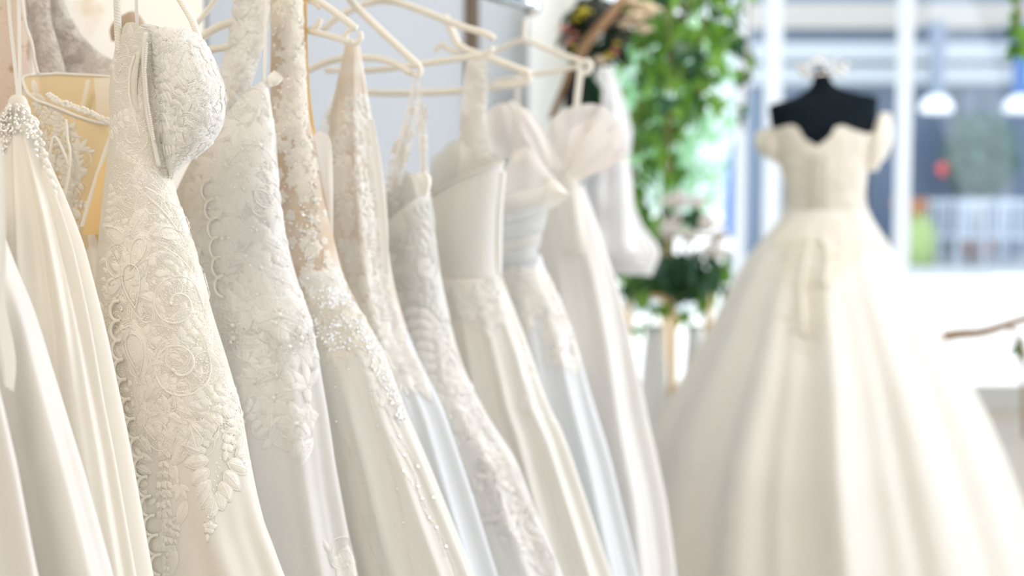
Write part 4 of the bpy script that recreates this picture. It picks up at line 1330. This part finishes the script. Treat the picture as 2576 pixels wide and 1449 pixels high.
rV = random.Random(41)
vines = [(1598, 4.9, 560, 60, .055, 'in a thin strand beside the white veil'), (1634, 5.15, 640, 74, .075, 'longest strand, reaching the flower arrangement'), (1668, 4.75, 430, 60, .08, 'dense strand beside the dried wreath'),
         (1704, 5.0, 390, 58, .08, 'thick strand over the white roses'), (1738, 5.2, 300, 54, .07, 'strand in the middle of the ivy curtain'), (1772, 4.85, 250, 26, .055, 'strand against the bright gap'),
         (1806, 5.05, 120, 34, .055, 'short right hand strand with bushy end'), (1868, 5.3, 330, 9, .03, 'sparse thin strand beside the window post'), (2548, 4.9, 130, 16, .04, 'short sprig hanging at the top right corner')]
for px, Y, ye, n, sp, lb in vines:
    top = at(px, 442, Y)
    zt, zb = 3.19, at(px, ye, Y).z
    t = thing('ivy_vine', 'ivy hanging from the ceiling, ' + lb, 'plant', (top.x, Y, zb), 0, 'ivy hanging by the window')
    zv = at(px, -80, Y).z
    S = [(.02 * math.sin(3 * z + px), .02 * math.cos(2.3 * z + px), z - zb) for z in np.linspace(zt, zb, 30)]
    MB().tube(S, .004, 6).build('stem', M['stem'], t)
    for k in range(n):
        z = zb + (zv - zb) * rV.random() ** .85
        q = .4 + .6 * min(1, (z - zb) / .25)
        p = (rV.gauss(0, sp * q), rV.gauss(0, sp * q), z - zb)
        add_leaf(t, 'ivy', rV.choice(('leaf', 'leaf', 'leaf2', 'leaf2', 'leaf3')), p, rV.uniform(.045, .09), rV)

def blossom(par, c, r, m, rng, name='blossom'):
    b = MB()
    for ring, (n, tilt, rad) in enumerate(((5, .25, .55), (6, .75, .8), (8, 1.25, 1.0))):
        for k in range(n):
            a = 2 * math.pi * (k + .5 * ring) / n + rng.random() * .3
            V, F = [], []
            for i in range(4):
                for j in range(4):
                    x = (j / 3 - .5) * 1.15 * (1 - .35 * (i / 3) ** 2)
                    y = i / 3
                    th = tilt * y * 1.1
                    rr = rad * (math.sin(th) + .12)
                    hh = rad * math.cos(th) * y + .12 * x * x
                    aa = a + x * .75
                    V.append((c[0] + r * rr * math.sin(aa) , c[1] - r * rr * math.cos(aa), c[2] + r * (hh - .4)))
            for i in range(3):
                for j in range(3):
                    F.append((i * 4 + j, i * 4 + j + 1, (i + 1) * 4 + j + 1, (i + 1) * 4 + j))
            b.add(V, F)
    b.ball((c[0], c[1], c[2] - r * .05), r * .5, 10, 7)
    return b.build(name, M[m], par)

# gold flower stand
SY = 5.5
sp0 = at(1696, 442, SY)
stand = thing('flower_stand', 'square brushed gold frame stand under the flower arrangement', 'stand', (sp0.x, SY + .16, 0), math.radians(45))
ST = at(1690, 742, SY).z
h = .112
for sx in (-1, 1):
    for sy in (-1, 1):
        MB().box((sx * h, sy * h, ST / 2), (.022, .022, ST)).build('leg', M['gold'], stand, False)
for zz in (ST - .011, .08):
    for sd in (-1, 1):
        MB().box((0, sd * h, zz), (2 * h + .022, .020, .020)).build('rail', M['gold'], stand, False)
        MB().box((sd * h, 0, zz), (.020, 2 * h + .022, .020)).build('rail', M['gold'], stand, False)
MB().box((0, 0, ST - .004), (2 * h, 2 * h, .006)).build('top_plate', M['gold'], stand, False)
MB().box((0, 0, .09), (2 * h, 2 * h, .006)).build('shelf', M['gold'], stand, False)
for px, lb, k in ((1648, 'tall white vase on the left inside the gold flower stand', 1.0), (1752, 'slim white vase on the right inside the gold flower stand', .85)):
    vase = thing('vase', lb, 'vase', (at(px, 442, SY + .17).x, SY + .17, .093))
    MB().lathe([(r_ * k * .8, z_) for r_, z_ in ((0, 0), (.055, 0), (.075, .12), (.08, .3), (.06, .5), (.045, .62), (.052, .66), (.046, .66), (.04, .62), (.05, .45))], (0, 0, 0), 28).build('body', M['vase'], vase)

fa = thing('flower_arrangement', 'arrangement of white roses and green leaves on the gold stand', 'flowers', (sp0.x, SY + .16, ST))
MB().lathe([(0, .0), (.08, 0), (.10, .04), (.11, .09), (.10, .09), (.09, .05), (0, .04)], (0, 0, 0), 24).build('bowl', M['dark'], fa)
fz = lambda px, py, dy=0.0: Vector(at(px, py, SY + .16 + dy)) - Vector((sp0.x, SY + .16, ST))
for px, py, dy, r in ((1700, 500, .02, .062), (1676, 575, -.05, .058), (1726, 588, -.08, .05), (1764, 556, -.02, .066), (1786, 628, -.06, .062), (1642, 592, .03, .05), (1745, 505, .08, .048), (1800, 590, .06, .05), (1700, 548, .10, .05)):
    c = fz(px, py, dy)
    MB().tube([tuple(c), (c.x * .4, c.y * .4, .08)], .004, 6).build('stem', M['leaf'], fa)
    c = c + Vector((0, -.10, 0))
    blossom(fa, c, r * 1.2, 'petal', rV)
for k in range(150):
    px, py = rV.uniform(1556, 1836), rV.uniform(625, 738)
    if k > 110:
        px, py = rV.uniform(1590, 1660), rV.uniform(560, 650)
    c = fz(px, py, rV.uniform(-.16, .12) if py > 660 else rV.uniform(0, .14))
    add_leaf(fa, rV.choice(('oval', 'ivy')), rV.choice(('leaf', 'leaf2', 'leaf3', 'leaf3')), c, rV.uniform(.05, .10), rV)
for k in range(46):
    c = fz(rV.uniform(1650, 1790), rV.uniform(640, 735), rV.uniform(-.24, -.12))
    add_leaf(fa, rV.choice(('oval', 'ivy')), 'leaf3', c, rV.uniform(.06, .10), rV)
for k in range(16):
    c = fz(rV.uniform(1600, 1820), 735, rV.uniform(-.18, .0))
    add_leaf(fa, 'ivy', 'leaf2', (c.x, c.y, c.z - rV.uniform(0, .14)), rV.uniform(.05, .08), rV)

# dried wreath on the end of the wall
WRY = 4.5
wr = thing('dried_wreath', 'dark dried flower wreath with a brown branch, pink and yellow buds above the last hanger', 'wreath', (at(1515, 442, WRY).x, WRY, 1.35))
wz = lambda px, py, dy=0.0: Vector(at(px, py, WRY + dy)) - Vector((at(1515, 442, WRY).x, WRY, 1.35))
MB().tube(spline([tuple(wz(*p)) for p in ((1452, 150, -.06), (1475, 108, -.07), (1515, 62, -.08), (1552, 18, -.07), (1585, -40, -.05))], 24), [.017 - .0002 * k for k in range(24)], 10).build('branch', M['stem'], wr)
for k in range(120):
    a = rV.uniform(0, 6.28)
    q = rV.random() ** .5
    px, py = 1500 + 80 * q * math.cos(a), 66 + 88 * q * math.sin(a)
    add_leaf(wr, 'oval', 'darkleaf' if rV.random() < .75 else 'leaf3', wz(px, py, rV.uniform(-.03, .05)), rV.uniform(.05, .085), rV)
for px, py, m_, r in ((1420, 70, 'pink', .024), (1432, 104, 'pink', .022), (1444, 86, 'pink', .018), (1468, 28, 'yellow', .030), (1450, 46, 'yellow', .02), (1440, 118, 'yellow', .016), (1545, 128, 'pink', .02), (1530, 140, 'yellow', .022), (1552, 108, 'yellow', .016)):
    blossom(wr, wz(px, py, -.04), r, m_, rV, 'bud')
for px, py, r in ((1600, 36, .05), (1572, 58, .036), (1630, 20, .045), (1618, 70, .034), (1588, 2, .04), (1508, 150, .03)):
    blossom(wr, wz(px, py, -.04), r, 'petal_c', rV)
dp = thing('drooping_plant', 'dark green drooping plant with a brown stem behind the last hanger', 'plant', (at(1460, 442, 4.3).x, 4.3, 1.35))
dz = lambda px, py, dy=0.0: Vector(at(px, py, 4.3 + dy)) - Vector((at(1460, 442, 4.3).x, 4.3, 1.35))
MB().tube(spline([tuple(dz(*p)) for p in ((1440, 160, 0), (1425, 205, 0), (1405, 255, .01), (1388, 300, .02))], 16), .011, 8).build('stem', M['stem'], dp)
for a, b_, sz in (((1450, 170), (1420, 280), .17), ((1455, 170), (1440, 290), .19), ((1460, 172), (1470, 290), .18), ((1466, 176), (1500, 285), .18), ((1470, 180), (1530, 275), .17), ((1455, 190), (1405, 300), .16), ((1450, 165), (1455, 300), .2), ((1475, 190), (1515, 290), .15)):
    p, q = dz(*a), dz(*b_)
    add_leaf(dp, 'oval', 'leaf3' if a[0] > 1458 else 'darkleaf', p, sz, rV, q - p)

# branch in the window display
BY = 7.3
bo = at(2450, 442, BY).x
br = thing('driftwood_branch', 'pale brown branch lying across the window display at the right edge', 'branch', (bo, BY, 0))
bz = lambda px, py, dy=0.0: Vector(at(px, py, BY + dy)) - Vector((bo, BY, 0))
MB().tube(spline([tuple(bz(*p)) for p in ((2320, 862, 0), (2400, 842, 0), (2470, 836, 0), (2530, 818, 0), (2600, 796, 0), (2700, 770, 0))], 30), [.035 - .0006 * k for k in range(30)], 10).build('limb', M['stem'], br)
MB().tube(spline([tuple(bz(*p)) for p in ((2530, 818, 0), (2560, 850, -.05), (2572, 900, -.06), (2580, 1098, -.05))], 16), .012, 8).build('twig', M['stem'], br)
MB().tube(spline([tuple(bz(*p)) for p in ((2690, 772, 0), (2694, 900, .05), (2688, 1098, .08))], 12), .02, 8).build('twig', M['stem'], br)
for k in range(14):
    add_leaf(br, 'oval', 'leaf', bz(rV.uniform(2555, 2600), rV.uniform(840, 905), rV.uniform(-.1, .1)), rV.uniform(.05, .09), rV)

# ------------------------------------------------------------------ the street outside
FY = 25.0
def fzz(py):
    return CAMZ + (442 - py) / FPX * FY * 1.0
bl = thing('cafe_building', 'blue grey cafe front with cream and white bands across the street', 'building', (9.5, FY, 0))
x0, x1 = at(1886, 442, FY).x - 9.5, 7.5
def band(nm, ya, yb, dep, m_):
    z1, z0 = fzz(ya), (fzz(yb) if yb < 640 else -.06)
    MB().box(((x0 + x1) / 2, -dep / 2 + 1, (z0 + z1) / 2), (x1 - x0, 2 + dep, z1 - z0)).build(nm, M[m_], bl, False)
band('ground_floor', 215, 700, 0, 'facade')
band('lower_fascia', 172, 216, .5, 'facade3')
band('shadow_gap', 162, 172, .2, 'facade')
band('upper_fascia', 118, 162, .6, 'facade3')
band('recess', 80, 118, .1, 'facade')
band('cream_band', 18, 80, .35, 'facade2')
band('upper_wall', -320, 18, .1, 'facade')
for k in range(6):
    xx = x0 + .9 + 1.9 * k
    f_ = MB().box((xx, -.05, 1.35), (1.5, .10, 2.4)).build('shop_window', M['facade'], bl, False)
    MB().box((xx, -.11, 1.35), (1.36, .03, 2.26)).build('pane', M['shop'], f_, False)
    MB().box((xx + .95, -.12, 1.4), (.2, .24, 2.9)).build('column', M['facade'], bl, False)
    w_ = MB().box((xx, -.06, 6.6), (1.2, .12, 1.5)).build('window', M['facade2'], bl, False)
    MB().box((xx, -.13, 6.6), (1.05, .03, 1.35)).build('pane', M['shop'], w_, False)
for px, lb in ((2356, 'white dome lamp on a blue rod outside, the left of two'), (2566, 'white dome lamp on a blue rod outside, at the right edge')):
    c = at(px, 262, 23.6)
    t = thing('hanging_lamp', lb, 'lamp', (c.x, 23.6, c.z), 0, 'lamps hanging outside the cafe')
    MB().lathe([(0, .14), (.10, .14), (.21, .06), (.27, -.06), (.25, -.13), (0, -.15)], (0, 0, 0), 24).build('shade', M['lampw'], t)
    MB().box((0, 0, .75), (.20, .16, 1.2)).build('rod', M['blue'] if px > 2500 else M['facade'], t, False)
    MB().box((0, .4, 1.30), (.12, .95, .10)).build('bracket', M['facade'], t, False)
def chair(px, Y, rz, lb):
    c = at(px, 442, Y)
    t = thing('cafe_chair', lb, 'chair', (c.x, Y, -.06), rz, 'white chairs outside the cafe')
    MB().box((0, 0, .46), (.46, .46, .05)).build('seat', M['chairw'], t, False)
    bk = MB()
    for k in range(4):
        MB().box((-.18 + .12 * k, .21, .74), (.05, .03, .5)).build('slat', M['chairw'], t, False)
    MB().box((0, .21, 1.0), (.48, .04, .08)).build('top_rail', M['chairw'], t, False)
    for sx in (-1, 1):
        for sy in (-1, 1):
            MB().box((sx * .2, sy * .2, .22), (.045, .045, .44)).build('leg', M['chairw'], t, False)
for k, (px, Y, rz, lb) in enumerate(((2372, 22.6, .3, 'white cafe chair outside beside the lime sack'), (2420, 22.9, -.2, 'white cafe chair outside, second from the window post'), (2446, 22.2, 2.9, 'white cafe chair outside, turned away, third from the post'),
                                     (2500, 22.9, .1, 'white cafe chair outside under the potted tree'), (2534, 22.2, 3.3, 'white cafe chair outside, turned away, last but one at the right'), (2560, 22.7, -.1, 'white cafe chair outside at the right edge'))):
    chair(px, Y, rz, lb)
c = at(2466, 442, 23.8)
t = thing('potted_tree', 'blue green potted tree standing before the cafe glazing', 'tree', (c.x, 23.8, -.06))
MB().lathe([(0, 0), (.2, 0), (.27, .42), (.24, .42), (.22, .36), (0, .36)], (0, 0, 0), 20).build('pot', M['pot'], t)
MB().tube([(0, 0, .36), (.02, 0, .9), (0, 0, 1.5)], .04, 8).build('trunk', M['stem'], t)
def foliage(par, c, rx, rz_, n, m_, rng, size=.16):
    V, F = [], []
    for k in range(n):
        d = Vector((rng.gauss(0, 1), rng.gauss(0, 1), rng.gauss(0, 1))).normalized() * rng.random() ** .4
        p = Vector(c) + Vector((d.x * rx, d.y * rx, d.z * rz_))
        a = Vector((rng.gauss(0, 1), rng.gauss(0, 1), rng.gauss(0, 1))).normalized() * size
        b_ = a.cross(Vector((rng.gauss(0, 1), rng.gauss(0, 1), rng.gauss(0, 1)))).normalized() * size * .5
        i = len(V)
        V += [tuple(p - a), tuple(p + b_), tuple(p + a), tuple(p - b_)]
        F.append((i, i + 1, i + 2, i + 3))
    return stuff(mesh_obj('foliage', V, F, M[m_], par, False))
foliage(t, (0, 0, 1.75), .62, .75, 700, 'teal', rV, .11)
c = at(1670, 442, 17.0)
t = thing('street_tree', 'pale green street tree seen behind the ivy', 'tree', (c.x, 17, -.06))
MB().tube([(0, 0, 0), (.05, 0, 1.0), (0, 0, 2.2)], [.12, .09, .06], 10).build('trunk', M['stem'], t)
foliage(t, (0, 0, 2.1), .85, 1.5, 420, 'mint', rV, .15)
c = at(1846, 442, 20)
t = thing('closed_parasol', 'closed blue parasol outside, left of the white window post', 'parasol', (c.x, 20, -.06))
MB().tube([(0, 0, 0), (0, 0, 1.95)], .03, 8).build('pole', M['chairw'], t)
MB().lathe([(.02, 1.95), (.08, 1.7), (.12, 1.2), (.14, .75), (.11, .55), (.03, .52)], (0, 0, 0), 14).build('canopy', M['blue'], t)
MB().lathe([(0, 0), (.25, 0), (.25, .08), (0, .09)], (0, 0, 0), 20).build('base', M['facade2'], t)
c = at(2320, 442, 22.5)
t = thing('sack', 'lime green sack standing by the cafe next to an orange planter', 'sack', (c.x, 22.5, -.06))
MB().lathe([(0, 0), (.2, 0), (.24, .3), (.22, .6), (.12, .72), (.16, .8), (.06, .78)], (0, 0, 0), 18).build('bag', M['lime'], t)
c = at(2292, 442, 22.9)
t = thing('planter', 'orange clay planter on legs beside the white window post', 'planter', (c.x, 22.9, -.06))
MB().lathe([(0, .55), (.2, .55), (.30, 1.05), (.27, 1.05), (.2, .9), (0, .9)], (0, 0, 0), 20).build('bowl', M['pot'], t)
for k in range(3):
    a = 2.1 * k
    MB().tube([(.16 * math.cos(a), .16 * math.sin(a), .58), (.24 * math.cos(a), .24 * math.sin(a), 0)], .025, 6).build('leg', M['stem'], t)
c = at(2376, 425, 24.2)
t = thing('round_lamp', 'small round red lamp on the dark cafe front', 'lamp', (c.x, 24.2, c.z))
MB().ball((0, 0, 0), .12, 14, 10).build('bulb', M['red'], t)
MB().tube([(0, .1, 0), (0, .8, 0)], .03, 8).build('bracket', M['facade'], t)
